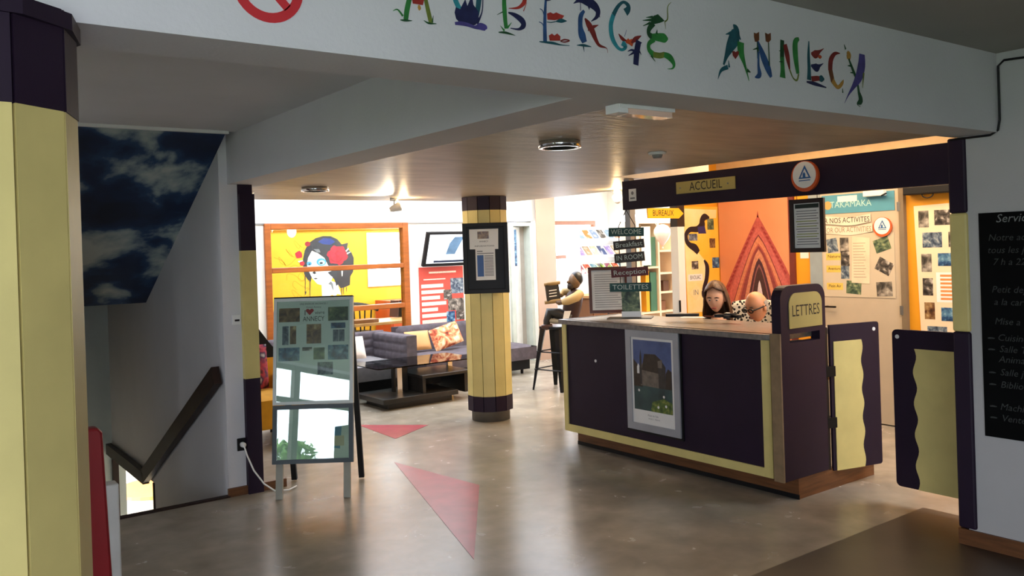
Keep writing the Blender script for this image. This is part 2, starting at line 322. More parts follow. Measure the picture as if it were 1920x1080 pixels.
struct('wall_hall_left', MB().box(-2.75, -2.6, 2.2, 6.13, 0, 2.8).box(-2.6, 0.80, 6.13, 6.28, 0, 2.8), WHITE)
struct('trim_2', MB().box(0.62, 1.94, 6.10, 6.15, -0.02, 0.012), DWOOD, label='dark nosing at the top of the stairs')
st = thing('staircase', (0.6, 6.15, -1.75), 'concrete stairs leading down below the sky print', 'stairs')
for i in range(9):
    obj('step', MB().box(0.955, 1.935, 6.15 + i * 0.245, 6.40 + i * 0.245, -2.3, -0.175 * (i + 1)), CONC, st)
obj('landing', MB().box(0.955, 1.935, 8.355, 10.045, -2.3, -1.75), CONC, st)
# beam over the wall end and the low reception slab
struct('ceiling_beam', MB().box(2.0, 2.275, 2.32, 6.42, 2.235, 2.8), WHITE, label='white beam running back from the lettered beam')
sl = MB().box(2.275, 4.60, 2.32, 4.90, 2.24, 2.78).box(2.275, 5.75, 4.90, 7.75, 2.24, 2.78).box(2.07, 2.275, 6.42, 7.75, 2.24, 2.78)
struct('ceiling', sl, SLAB, label='low troweled ceiling over the reception hall')
tc_ = MB().box(1.94, 9.75, 2.32, 8.2, 2.8, 2.95).box(1.94, 3.2, 8.2, 10.1, 2.8, 2.95).box(7.8, 9.75, 8.2, 10.1, 2.8, 2.95).box(1.94, 9.75, 10.1, 10.45, 2.8, 2.95)
struct('ceiling', tc_, WHITE2, label='high white ceiling of the lounge and office')
rl = MB()
for x in (3.2, 4.35, 5.5, 6.65, 7.8): rl.box(x - 0.03, x + 0.03, 8.2, 10.1, 2.84, 2.92)
struct('window_3', rl, PLASTW)
# wall end: white return with the painted post
struct('baseboard_left', MB().box(1.93, 2.36, 6.105, 6.128, 0, 0.06), WOOD, label='short wooden baseboard at the wall end')
# lounge far wall, with the glazed dining room
fw_ = MB()
fw_.box(1.94, 3.83, 10.33, 10.45, 0, 2.12).box(5.80, 7.56, 10.33, 10.45, 0, 2.12).box(7.98, 8.38, 10.22, 10.45, 0, 2.12).box(3.83, 5.80, 10.33, 10.45, 0, 0.42)
fw_.box(1.94, 9.75, 10.33, 10.45, 2.12, 2.95).box(8.38, 9.3, 10.33, 10.45, 0, 0.95).box(9.3, 9.75, 10.33, 10.45, 0, 2.12)
wfar = struct('wall_far', fw_, WHITE2, label='white far wall of the lounge')
struct('trim_3', MB().box(8.0, 8.37, 10.205, 10.22, 0, 2.8), PINK, label='pale pink pier beside the lounge door')
struct('trim_4', MB().box(2.07, 8.38, 10.315, 10.33, 2.105, 2.125), GREYM, label='thin dark rail along the far wall')
wr = MB().box(9.6, 9.75, 0.9, 7.6, 0, 2.95).box(9.6, 9.75, 7.6, 10.2, 0, 0.9).box(9.6, 9.75, 7.6, 10.2, 2.2, 2.95).box(9.6, 9.75, 10.2, 10.45, 0, 2.95)
struct('wall_office_right', wr, WHITE2)
wn = MB()
for x0, x1, z0, z1 in ((3.80, 3.88, 0.42, 2.12), (5.74, 5.83, 0.42, 2.12), (3.88, 5.74, 2.045, 2.12), (3.88, 5.74, 1.50, 1.565), (3.88, 5.74, 0.955, 1.02), (3.88, 5.74, 0.42, 0.48)):
    wn.box(x0, x1, 10.29, 10.40, z0, z1)
win = struct('window_4', wn, OAK, label='orange timber window frame looking into the yellow dining room', bevel=0.006)
for z0, z1 in ((1.565, 2.045), (1.02, 1.50), (0.48, 0.955)):
    obj('pane', MB().box(3.88, 5.74, 10.34, 10.345, z0, z1), GLASS, win)
wn = MB()
for x0, x1, z0, z1 in ((8.38, 8.42, 0.95, 2.12), (9.26, 9.3, 0.95, 2.12), (8.42, 9.26, 2.06, 2.12), (8.42, 9.26, 1.53, 1.585), (8.42, 9.26, 0.95, 1.0)):
    wn.box(x0, x1, 10.31, 10.38, z0, z1)
win2 = struct('window_5', wn, pm('brown_timber', '#8a5634', 0.4), label='brown framed outside window at the right end of the lounge')
# lounge door
dr = MB().box(7.56, 7.62, 10.28, 10.45, 0, 2.10).box(7.93, 7.98, 10.28, 10.45, 0, 2.10).box(7.62, 7.93, 10.28, 10.45, 2.05, 2.10)
dd = struct('door_1', dr, pm('grey_green_door_frame', '#b9bfb4', 0.5), label='pale door frame with the door standing ajar behind the pillar')
obj('door_leaf', MB().fbox(Fr((7.64, 10.33, 0), (0.85, 0.53, 0), (0, 0, 1)), 0, 0.32, 0.01, 2.04, -0.02, 0.02), pm('door_white', '#dcdcd8', 0.4), dd)
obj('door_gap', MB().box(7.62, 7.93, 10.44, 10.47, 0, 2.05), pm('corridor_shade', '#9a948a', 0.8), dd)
obj('notice', MB().box(7.645, 7.70, 10.318, 10.322, 1.45, 2.0), photo(4), dd, label='small poster on the door')
# dining room
DY = pm('yellow_dining_wall', '#eeb62c', 0.6, var=0.08, scale=2)
dw = MB().box(2.0, 6.55, 13.0, 13.15, 0, 2.12).box(7.9, 8.2, 13.0, 13.15, 0, 2.12).box(6.55, 7.9, 13.0, 13.15, 0, 1.15).box(6.55, 7.9, 13.0, 13.15, 2.06, 2.12)
struct('window_6', MB().rring(face_y(13.0), 6.55, 7.9, 1.15, 2.06, 0.03, -0.08, 0.10).box(6.58, 7.87, 13.03, 13.07, 1.56, 1.59), PLASTW, label='bright white framed window in the yellow dining room')
wdin = struct('wall_dining', dw, DY, label='yellow dining room wall with the painted portrait')
struct('trim_5', MB().box(2.0, 8.2, 12.94, 13.15, 2.12, 2.95), pm('orange_band', '#dc8a3a', 0.6), label='orange band above the portrait')
struct('wall_dining_left', MB().box(2.0, 2.1, 10.45, 13.0, 0, 2.95), DY)
wd = MB().box(8.1, 8.2, 10.45, 10.85, 0, 2.95).box(8.1, 8.2, 12.75, 13.0, 0, 2.95).box(8.1, 8.2, 10.85, 12.75, 0, 0.9).box(8.1, 8.2, 10.85, 12.75, 2.3, 2.95)
struct('wall_dining_right', wd, pm('pale_dining_wall', '#f1e2b4', 0.6))
struct('ceiling', MB().box(2.0, 3.5, 10.45, 13.0, 2.8, 2.95).box(6.9, 8.2, 10.45, 13.0, 2.8, 2.95).box(3.5, 6.9, 10.45, 11.2, 2.8, 2.95).box(3.5, 6.9, 12.4, 13.0, 2.8, 2.95), WHITE2, label='ceiling of the dining room')
# reception office: back wall (faces the counter), end walls
OY = pm('office_yellow_wall', '#e09a1e', 0.55, var=0.08, scale=2)
struct('wall_office_upper', MB().box(7.28, 7.4, 0.9, 6.2, 2.25, 2.8), pm('office_cream_wall', '#d9b98a', 0.6))
struct('wall_office', MB().box(7.28, 7.4, 0.9, 6.1, 0, 2.25), OY, label='orange-yellow office wall behind the counter')
struct('wall_office_near', MB().box(5.2, 7.28, 0.75, 0.9, 0, 2.8), WHITE2)
struct('wall_office_end', MB().box(6.70, 7.40, 6.1, 6.2, 0, 2.8), OY, label='short yellow wall with the black painted snake')
# room below the stairs, seen through the opening in the stairwell wall
lw = MB().box(1.94, 6.0, 13.6, 13.7, -2.6, -0.25).box(6.0, 6.1, 6.2, 13.7, -2.6, -0.25).box(2.07, 6.0, 8.0, 8.1, -2.6, -0.25)
struct('wall_basement', lw, WHITE2)
struct('floor', MB().box(2.07, 6.0, 6.2, 13.7, -2.7, -2.6), pm('basement_floor', '#c9b48e', 0.4), label='pale floor of the lower room')
struct('ceiling', MB().box(1.94, 6.0, 10.45, 13.7, -0.27, -0.25), WHITE2)
struct('door_2', MB().box(1.93, 2.0, 8.25, 8.29, -1.75, -0.33).box(1.93, 1.99, 10.0, 10.04, -1.75, -0.33), DWOOD, label='dark jambs of the opening beside the stairs')
bt = thing('side_table', (2.95, 12.3, -2.6), 'orange topped table seen down the stairwell', 'table')
obj('table_top', MB().lathe((2.95, 12.3, -1.42), [(0, 0), (0.55, 0), (0.55, 0.05), (0, 0.05)], 28, smooth=False), pm('orange_laminate', '#d98a40', 0.4), bt)
obj('leg', MB().tube([(2.95, 12.3, -2.6), (2.95, 12.3, -1.42)], 0.05), GREYM, bt)
# ================================================================== painted lettering on the beam (x, z[, stroke width])
LETTERS={
'A':[('green',[(1.194,2.352,0.0147),(1.199,2.38,0.0161),(1.208,2.414,0.0148),(1.223,2.468,0.0114),(1.24,2.513,0.0082)]),('olive',[(1.276,2.353,0.0139),(1.269,2.383,0.0144),(1.261,2.418,0.0127),(1.249,2.473,0.0104),(1.241,2.514,0.0068)]),('red',[(1.215,2.415),(1.257,2.422),(1.251,2.401),(1.218,2.401)]),('ochre',[(1.238,2.4,0.0055),(1.239,2.391,0.0109),(1.238,2.384,0.0022)]),('green',[(1.154,2.371,0.0013),(1.169,2.377,0.0042),(1.185,2.361,0.0069)]),('dgreen',[(1.176,2.349,0.0026),(1.193,2.35,0.0064),(1.214,2.352,0.0016)]),('dgreen',[(1.252,2.358,0.0014),(1.268,2.352,0.0055),(1.294,2.354,0.0017)]),('dgreen',[(1.284,2.376,0.0011),(1.28,2.356,0.0056)])],
'U':[('teal',[(1.353,2.523,0.0087),(1.356,2.475,0.013),(1.36,2.437,0.0174),(1.375,2.408,0.0176)]),('dteal',[(1.45,2.54,0.0091),(1.45,2.483,0.0167),(1.444,2.44,0.0181),(1.436,2.399,0.015)]),('navy',[(1.362,2.411),(1.377,2.408),(1.396,2.44),(1.403,2.421),(1.42,2.456),(1.425,2.427),(1.442,2.41),(1.442,2.382),(1.429,2.368),(1.408,2.363),(1.381,2.362),(1.362,2.377),(1.357,2.395)]),('navy',[(1.46,2.484,0.0018),(1.459,2.447,0.0036),(1.454,2.409,0.0042),(1.435,2.372,0.009)]),('purple',[(1.357,2.363,0.0087),(1.379,2.366,0.0123),(1.402,2.365,0.0112),(1.428,2.361,0.0102),(1.447,2.366,0.0212),(1.465,2.364,0.0183),(1.47,2.361,0.0024)])],
'B':[('green',[(1.543,2.372,0.0142),(1.54,2.395,0.0152),(1.538,2.433,0.0164),(1.538,2.463,0.0151),(1.54,2.547,0.0126)]),('red',[(1.543,2.555,0.005),(1.584,2.557,0.0116),(1.612,2.534,0.0163),(1.588,2.504,0.011),(1.61,2.485,0.0163),(1.616,2.465,0.015),(1.592,2.443,0.0084),(1.554,2.435,0.0019)]),('navy',[(1.552,2.422,0.0051),(1.578,2.417,0.0148),(1.604,2.404,0.0215),(1.608,2.389,0.0179),(1.59,2.376,0.0077),(1.558,2.375,0.0025)]),('dgreen',[(1.513,2.357,0.0031),(1.541,2.359,0.0076),(1.576,2.355,0.0013)]),('green',[(1.52,2.378,0.0012),(1.535,2.364,0.0076)]),('green',[(1.563,2.393,0.0013),(1.548,2.376,0.0063)]),('dgreen',[(1.509,2.409,0.0012),(1.531,2.421,0.0038)]),('red',[(1.624,2.462,0.0013),(1.61,2.434,0.0033)])],
'E':[('blue',[(1.693,2.35,0.0152),(1.694,2.403,0.0135),(1.698,2.456,0.0102),(1.702,2.493,0.0085),(1.704,2.536,0.0061)]),('teal',[(1.702,2.533,0.0068),(1.732,2.54,0.0138),(1.774,2.543,0.0035)]),('red',[(1.704,2.44),(1.718,2.446),(1.73,2.443),(1.742,2.449),(1.759,2.445),(1.775,2.443),(1.766,2.432),(1.734,2.423),(1.705,2.421)]),('dteal',[(1.741,2.42,0.0041),(1.762,2.425,0.0139),(1.785,2.427,0.0018)]),('dteal',[(1.702,2.413,0.0027),(1.72,2.414,0.0031),(1.741,2.42,0.0031)]),('red',[(1.708,2.371),(1.721,2.379),(1.731,2.374),(1.743,2.382),(1.756,2.374),(1.754,2.36),(1.711,2.355)]),('dred',[(1.755,2.359,0.0042),(1.773,2.366,0.0049),(1.793,2.365,0.0042),(1.773,2.358,0.0042),(1.755,2.358,0.0028)]),('dteal',[(1.669,2.347,0.0033),(1.721,2.349,0.0086),(1.755,2.347,0.0042),(1.793,2.349,0.0018)]),('blue',[(1.67,2.409,0.0027),(1.683,2.405,0.0034),(1.691,2.392,0.0054)]),('blue',[(1.675,2.451,0.0027),(1.686,2.446,0.0034),(1.692,2.431,0.0047)]),('navy',[(1.701,2.48,0.0041),(1.72,2.485,0.0034)])],
'R':[('navy',[(1.816,2.488,0.0021),(1.842,2.502,0.0144),(1.871,2.503,0.0275),(1.904,2.495,0.0312),(1.921,2.478,0.0232),(1.915,2.458,0.0134),(1.89,2.44,0.0018)]),('navy',[(1.882,2.493,0.0147),(1.883,2.477,0.0018)]),('navy',[(1.923,2.471,0.0112),(1.929,2.458,0.0015)]),('blue',[(1.861,2.471,0.0094),(1.845,2.45,0.0181),(1.842,2.417,0.0195),(1.848,2.39,0.0305),(1.858,2.367,0.0218)]),('dteal',[(1.824,2.354,0.0021),(1.854,2.357,0.0087),(1.886,2.356,0.0022)]),('dteal',[(1.852,2.353,0.0051),(1.855,2.336,0.0011)]),('navy',[(1.845,2.496,0.0029),(1.845,2.469,0.0032)]),('dred',[(1.862,2.446,0.0058),(1.877,2.429,0.0228),(1.894,2.407,0.0229),(1.906,2.384,0.0171),(1.922,2.365,0.0112),(1.954,2.359,0.003),(1.959,2.344,0.0011)]),('dred',[(1.897,2.422,0.0126),(1.921,2.432,0.0015)]),('dred',[(1.881,2.424,0.011),(1.874,2.405,0.0018)])],
'G':[('dteal',[(2.047,2.491,0.0276),(2.06,2.503,0.0222),(2.061,2.517,0.0174),(2.039,2.525,0.0102),(2.013,2.506,0.0136),(1.991,2.475,0.0173)]),('teal',[(1.991,2.475,0.0173),(1.978,2.44,0.0191),(1.982,2.399,0.0199),(2.003,2.37,0.0147),(2.026,2.362,0.0101),(2.043,2.375,0.0157),(2.027,2.387,0.0234)]),('orange',[(2.041,2.4),(2.049,2.398),(2.056,2.405),(2.063,2.4),(2.073,2.405),(2.084,2.397),(2.074,2.378),(2.058,2.385),(2.045,2.388)]),('dred',[(2.012,2.414,0.0031),(2.028,2.4,0.014),(2.047,2.395,0.0039)]),('dred',[(2.07,2.391,0.0063),(2.091,2.406,0.0176),(2.119,2.421,0.002)]),('navy',[(2.106,2.402,0.0242),(2.095,2.364,0.0257),(2.088,2.317,0.0248)]),('navy',[(2.051,2.359,0.0016),(2.069,2.366,0.0071),(2.089,2.363,0.012)]),('navy',[(2.054,2.345,0.0016),(2.081,2.359,0.0096)]),('navy',[(2.116,2.355,0.0016),(2.103,2.37,0.0096)]),('navy',[(2.12,2.398,0.0016),(2.108,2.391,0.0097)]),('blue',[(2.038,2.408,0.0023),(2.049,2.432,0.0016)])],
'E2':[('dgreen',[(2.169,2.486),(2.184,2.499),(2.205,2.507),(2.223,2.497),(2.238,2.488),(2.212,2.477),(2.187,2.47),(2.17,2.476)]),('dgreen',[(2.128,2.475,0.0016),(2.175,2.483,0.0108)]),('dgreen',[(2.145,2.487,0.0016),(2.179,2.494,0.0091)]),('dgreen',[(2.129,2.456,0.0016),(2.166,2.472,0.0091)]),('olive',[(2.237,2.485,0.0051),(2.253,2.498,0.0051),(2.255,2.539,0.0038),(2.274,2.559,0.0017)]),('olive',[(2.237,2.485,0.0042),(2.242,2.459,0.0013)]),('dgreen',[(2.181,2.473,0.0229),(2.158,2.449,0.0189),(2.157,2.431,0.0189),(2.176,2.422,0.0249)]),('green',[(2.17,2.423,0.0215),(2.209,2.426,0.0303),(2.235,2.426,0.0315),(2.251,2.426,0.0068)]),('green',[(2.182,2.416,0.0183),(2.155,2.398,0.0164),(2.155,2.376,0.0185),(2.178,2.361,0.0228)]),('olive',[(2.174,2.362,0.0207),(2.207,2.362,0.0202),(2.232,2.369,0.0191)]),('green',[(2.228,2.368,0.0186),(2.258,2.36,0.0257),(2.276,2.339,0.0164),(2.268,2.323,0.006),(2.242,2.319,0.0013)]),('dgreen',[(2.162,2.357,0.0074),(2.183,2.339,0.0017)]),('dgreen',[(2.193,2.436,0.0108),(2.197,2.451,0.0017)])],
'A2':[('dteal',[(2.611,2.524,0.0042),(2.625,2.508,0.0369),(2.615,2.473,0.059),(2.588,2.436,0.0437),(2.566,2.4,0.0206),(2.548,2.365,0.0092)]),('dteal',[(2.565,2.481,0.0026),(2.596,2.49,0.0135)]),('dteal',[(2.637,2.487,0.019),(2.653,2.471,0.0042)]),('dteal',[(2.572,2.359,0.0175),(2.533,2.343,0.0132),(2.513,2.308,0.002)]),('green',[(2.652,2.462,0.0383),(2.651,2.426,0.0372),(2.667,2.387,0.0187),(2.679,2.358,0.0107),(2.694,2.318,0.0027)]),('dgreen',[(2.684,2.358,0.0161),(2.705,2.352,0.0032)]),('dred',[(2.599,2.42),(2.611,2.424),(2.618,2.42),(2.63,2.426),(2.64,2.424),(2.634,2.41),(2.617,2.393),(2.602,2.405)]),('dteal',[(2.576,2.384,0.0031),(2.579,2.358,0.0103)])],
'N':[('brown',[(2.733,2.509),(2.748,2.507),(2.766,2.516),(2.765,2.484),(2.755,2.474),(2.738,2.474),(2.733,2.49)]),('dgreen',[(2.754,2.476,0.0088),(2.755,2.41,0.0132)]),('blue',[(2.758,2.438,0.011),(2.755,2.383,0.0143),(2.759,2.348,0.0254),(2.731,2.335,0.0054)]),('blue',[(2.756,2.478,0.0077),(2.785,2.424,0.0346),(2.815,2.375,0.035),(2.832,2.345,0.0147)]),('dgreen',[(2.822,2.48,0.0056),(2.823,2.389,0.0079)]),('brown',[(2.802,2.517),(2.82,2.513),(2.838,2.521),(2.838,2.493),(2.822,2.48),(2.804,2.483)]),('dgreen',[(2.723,2.441,0.0022),(2.753,2.451,0.0077)])],
'N2':[('dgreen',[(2.911,2.501,0.0244),(2.906,2.426,0.0267)]),('green',[(2.906,2.433,0.0267),(2.908,2.384,0.0268),(2.906,2.35,0.0361)]),('dred',[(2.928,2.486,0.0234),(2.941,2.441,0.0294),(2.953,2.388,0.0088)]),('olive',[(2.953,2.388,0.0082),(2.975,2.355,0.0059),(3.0,2.349,0.0084),(3.013,2.376,0.0084)]),('green',[(3.022,2.52,0.0121),(2.997,2.501,0.0312),(2.995,2.447,0.0336),(3.007,2.376,0.0204)]),('dgreen',[(2.887,2.456,0.0023),(2.91,2.455,0.0081)]),('dgreen',[(2.885,2.412,0.0023),(2.908,2.414,0.0081)])],
'E3':[('dteal',[(3.09,2.518,0.0062),(3.085,2.456,0.0185),(3.086,2.402,0.0222),(3.083,2.357,0.0284)]),('dred',[(3.103,2.469,0.0087),(3.132,2.468,0.0352),(3.164,2.484,0.0127),(3.193,2.499,0.0026)]),('orange',[(3.151,2.459,0.005),(3.164,2.461,0.0165),(3.176,2.463,0.0051)]),('navy',[(3.099,2.419,0.0087),(3.136,2.413,0.0353),(3.161,2.424,0.0127),(3.186,2.436,0.0025)]),('dred',[(3.099,2.363,0.0223),(3.139,2.369,0.0214),(3.162,2.371,0.0152)]),('dteal',[(3.155,2.371,0.019),(3.171,2.371,0.028),(3.189,2.37,0.0064)]),('navy',[(3.064,2.348,0.0073),(3.12,2.345,0.0162),(3.202,2.336,0.0051)])],
'C':[('dred',[(3.312,2.492,0.0027),(3.273,2.486,0.0171),(3.242,2.455,0.03),(3.235,2.409,0.0299)]),('brown',[(3.236,2.413,0.0299),(3.252,2.365,0.0275)]),('ochre',[(3.249,2.371,0.0274),(3.285,2.345,0.0172),(3.319,2.364,0.0173),(3.331,2.382,0.0027)]),('dgreen',[(3.321,2.343,0.004),(3.322,2.324,0.0093)])],
'Y':[('dgreen',[(3.344,2.534,0.004),(3.355,2.514,0.0121)]),('ochre',[(3.366,2.506,0.0122),(3.376,2.492,0.0354),(3.373,2.472,0.0231)]),('dgreen',[(3.375,2.476,0.0095),(3.403,2.433,0.0171),(3.432,2.389,0.0138),(3.446,2.336,0.0167)]),('dgreen',[(3.443,2.34,0.0153),(3.458,2.302,0.0322),(3.429,2.285,0.0069),(3.453,2.274,0.0028)]),('purple',[(3.478,2.507,0.0423),(3.474,2.46,0.0536),(3.45,2.407,0.0503),(3.406,2.36,0.0247),(3.363,2.318,0.0081),(3.333,2.281,0.002)]),('olive',[(3.487,2.426,0.0141),(3.475,2.358,0.0035)]),('dgreen',[(3.364,2.444,0.0027),(3.391,2.447,0.0109)]),('dgreen',[(3.382,2.416,0.0027),(3.413,2.419,0.0096)])],
}
PORTRAIT=[('hair',[(5.415,1.519),(5.416,1.658),(5.452,1.797),(5.53,1.917),(5.644,1.989),(5.777,2.022),(5.91,2.016),(6.024,1.964),(6.098,1.878),(6.216,1.903),(6.193,1.813),(6.269,1.739),(6.309,1.647),(6.301,1.521),(6.287,1.413),(6.235,1.343),(6.22,1.199),(6.131,1.167),(6.053,1.154),(5.997,1.228),(5.933,1.32),(5.812,1.397),(5.568,1.408),(5.536,1.286),(5.482,1.324),(5.429,1.414)]),('hairblue',[(5.68,1.928),(5.776,1.987),(5.909,1.977),(5.984,1.922),(5.905,1.874),(5.772,1.886)]),('paint',[(5.481,1.569),(5.503,1.673),(5.572,1.785),(5.673,1.742),(5.783,1.664),(5.836,1.556),(5.942,1.391),(5.894,1.29),(5.73,1.22),(5.646,1.246),(5.565,1.338),(5.514,1.445),(5.488,1.516)]),('paint',[(5.72,1.221),(5.884,1.284),(5.998,1.246),(6.041,1.1),(6.059,1.046),(5.991,1.064),(5.952,1.025),(5.895,1.055),(5.836,1.019),(5.723,1.026)]),('hair',[(5.832,1.423),(5.944,1.463),(6.003,1.389),(6.037,1.244),(5.977,1.193),(5.947,1.32),(5.887,1.367)]),('hairgrey',[(5.835,1.236),(5.884,1.278),(5.92,1.232),(5.926,1.116),(5.899,1.162),(5.882,1.216)]),('petal',[(6.189,1.696),(6.204,1.669),(6.186,1.646),(6.174,1.623),(6.145,1.611),(6.119,1.602),(6.112,1.573),(6.091,1.557),(6.066,1.543),(6.038,1.535),(6.009,1.558),(5.984,1.563),(5.958,1.563),(5.933,1.571),(5.897,1.567),(5.878,1.589),(5.875,1.618),(5.863,1.639),(5.866,1.664),(5.848,1.683),(5.825,1.707),(5.836,1.732),(5.844,1.756),(5.867,1.773),(5.895,1.783),(5.898,1.811),(5.914,1.832),(5.936,1.849),(5.961,1.865),(5.993,1.848),(6.019,1.842),(6.045,1.846),(6.071,1.84),(6.106,1.849),(6.132,1.835),(6.14,1.805),(6.155,1.786),(6.156,1.76),(6.172,1.742),(6.203,1.722)]),('petald',[(6.106,1.663),(6.103,1.646),(6.096,1.631),(6.085,1.617),(6.07,1.605),(6.052,1.595),(6.031,1.588),(6.01,1.585),(5.987,1.584),(5.965,1.587),(5.945,1.593),(5.926,1.602),(5.91,1.614),(5.897,1.627),(5.888,1.642),(5.883,1.658),(5.91,1.66),(5.913,1.649),(5.92,1.637),(5.93,1.627),(5.942,1.619),(5.956,1.612),(5.972,1.608),(5.989,1.606),(6.006,1.606),(6.022,1.609),(6.038,1.614),(6.051,1.621),(6.063,1.63),(6.071,1.64),(6.077,1.652),(6.079,1.664)]),('petald',[(6.041,1.67),(6.028,1.671),(6.015,1.674),(6.003,1.679),(5.993,1.685),(5.985,1.693),(5.978,1.703),(5.974,1.713),(5.973,1.724),(5.974,1.734),(5.977,1.745),(5.984,1.754),(5.992,1.762),(6.002,1.769),(6.014,1.774),(6.026,1.777),(6.039,1.778),(6.052,1.776),(6.047,1.759),(6.039,1.76),(6.03,1.759),(6.022,1.757),(6.015,1.754),(6.008,1.749),(6.003,1.744),(5.999,1.738),(5.996,1.731),(5.996,1.724),(5.997,1.717),(5.999,1.71),(6.003,1.704),(6.009,1.698),(6.016,1.694),(6.023,1.691),(6.031,1.689),(6.04,1.688)]),('petal',[(5.407,1.725),(5.401,1.682),(5.357,1.672),(5.312,1.67),(5.294,1.709),(5.284,1.751),(5.321,1.776),(5.363,1.792),(5.395,1.761)]),('petald',[(5.55,1.896),(5.535,1.867),(5.5,1.855),(5.467,1.868),(5.454,1.898),(5.469,1.927),(5.503,1.939),(5.537,1.926)]),('petal',[(5.443,1.584),(5.429,1.558),(5.397,1.547),(5.367,1.56),(5.355,1.587),(5.369,1.614),(5.4,1.624),(5.431,1.612)]),('eyeblue',[(5.815,1.596),(5.802,1.564),(5.77,1.542),(5.726,1.535),(5.683,1.545),(5.652,1.57),(5.642,1.602),(5.655,1.633),(5.687,1.655),(5.73,1.662),(5.773,1.652),(5.805,1.628)]),('eyepale',[(5.792,1.589),(5.784,1.57),(5.763,1.557),(5.734,1.552),(5.706,1.559),(5.686,1.574),(5.679,1.593),(5.687,1.612),(5.708,1.626),(5.737,1.63),(5.765,1.624),(5.785,1.609)]),('hair',[(5.754,1.58),(5.748,1.57),(5.733,1.564),(5.714,1.565),(5.699,1.572),(5.694,1.582),(5.7,1.592),(5.715,1.598),(5.734,1.598),(5.749,1.591)]),('eyeblue',[(5.563,1.58),(5.554,1.56),(5.531,1.548),(5.503,1.549),(5.482,1.562),(5.474,1.583),(5.483,1.603),(5.506,1.615),(5.533,1.614),(5.555,1.601)]),('hair',[(5.538,1.57),(5.533,1.563),(5.521,1.56),(5.51,1.564),(5.505,1.571),(5.51,1.579),(5.522,1.581),(5.534,1.578)]),('hair',[(5.565,1.429),(5.607,1.462),(5.634,1.419),(5.601,1.406)]),('hair',[(5.58,1.337),(5.622,1.345),(5.662,1.333),(5.621,1.321)]),('hairgrey',[(5.601,1.811),(5.694,1.808),(5.72,1.754),(5.655,1.756)]),('paint',[(6.073,1.44),(6.102,1.438),(6.091,1.349),(6.079,1.35)]),('paint',[(6.162,1.769),(6.213,1.816),(6.222,1.803),(6.177,1.751)]),('paint',[(6.181,1.732),(6.246,1.754),(6.246,1.74),(6.19,1.712)]),('paint',[(5.327,1.627),(5.41,1.638),(5.409,1.624),(5.345,1.605)]),('hair',[(5.439,1.413),(5.452,1.413),(5.436,1.082),(5.431,1.082)]),('hair',[(5.516,1.305),(5.529,1.304),(5.515,1.007),(5.509,1.007)]),('hair',[(6.062,1.153),(6.076,1.152),(6.068,1.027),(6.062,1.028)]),('hair',[(6.096,1.169),(6.11,1.169),(6.102,1.052),(6.096,1.053)]),('hair',[(6.15,1.166),(6.164,1.166),(6.158,1.094),(6.152,1.094)]),('hair',[(5.425,1.135),(5.458,1.133),(5.44,1.081)])]

PC = {k: pm('paint_' + k, c, 0.5, var=0.35, scale=25) for k, c in dict(green='#2f7d3a', dgreen='#1d4a2a', olive='#6f7d34', red='#a4342c', dred='#7d2a26', ochre='#b98a3c',
      teal='#2f8a96', dteal='#1f5560', navy='#22264e', blue='#2c4f80', purple='#4a4384', orange='#c8552c', brown='#6d4024').items()}
bfr = face_y(2.085)
def paint(name, parent, fr, strokes, pal, d0=0.0012, label=None):
    mb = MB(); keys = []
    for i, (col, pts) in enumerate(strokes):
        if col not in keys: keys.append(col)
        if len(pts[0]) == 3: mb.ribbon(fr, pts, d0 + i * 0.00015, keys.index(col))
        else: mb.poly(fr, pts, d0 + i * 0.00015, 0, keys.index(col))
    return obj(name, mb, [pal[k] for k in keys], parent, label=label)
LT = {'A': 'letter A of green stems', 'U': 'letter U like a dark blue vase', 'B': 'letter B with a green trunk', 'E': 'letter E with red flower and hearts', 'R': 'letter R of a navy dolphin and a red fish',
      'G': 'letter G with a teal curl', 'E2': 'letter E shaped like a green dragon', 'A2': 'letter A with a teal dolphin', 'N': 'letter N with two brown tulips', 'N2': 'letter N with a red stroke', 'E3': 'letter E with small birds', 'C': 'letter C as a red crescent', 'Y': 'letter Y with a purple tail'}
for k, st_ in LETTERS.items(): paint('painted_letter', beam, bfr, st_, PC, label=LT[k])
ns = MB(); cx, cz, R0, R1 = 0.80, 2.385, 0.093, 0.068
ns.ring(bfr, [(cx + R0 * cos(2 * pi * k / 40), cz + R0 * sin(2 * pi * k / 40)) for k in range(40)], [(cx + R1 * cos(2 * pi * k / 40), cz + R1 * sin(2 * pi * k / 40)) for k in range(40)], 0.001, 0.001)
ns.poly(bfr, [(cx - 0.058, cz + 0.042), (cx - 0.042, cz + 0.058), (cx + 0.058, cz - 0.042), (cx + 0.042, cz - 0.058)], 0.001, 0.001)
ns.poly(bfr, [(cx - 0.045, cz - 0.008), (cx + 0.03, cz - 0.008), (cx + 0.03, cz + 0.008), (cx - 0.045, cz + 0.008)], 0.0008, 0.0006, 1)
obj('prohibition_sign', ns, [pm('sign_red', '#c8343a', 0.4, var=0.05), INK], beam, label='round red no smoking sign')

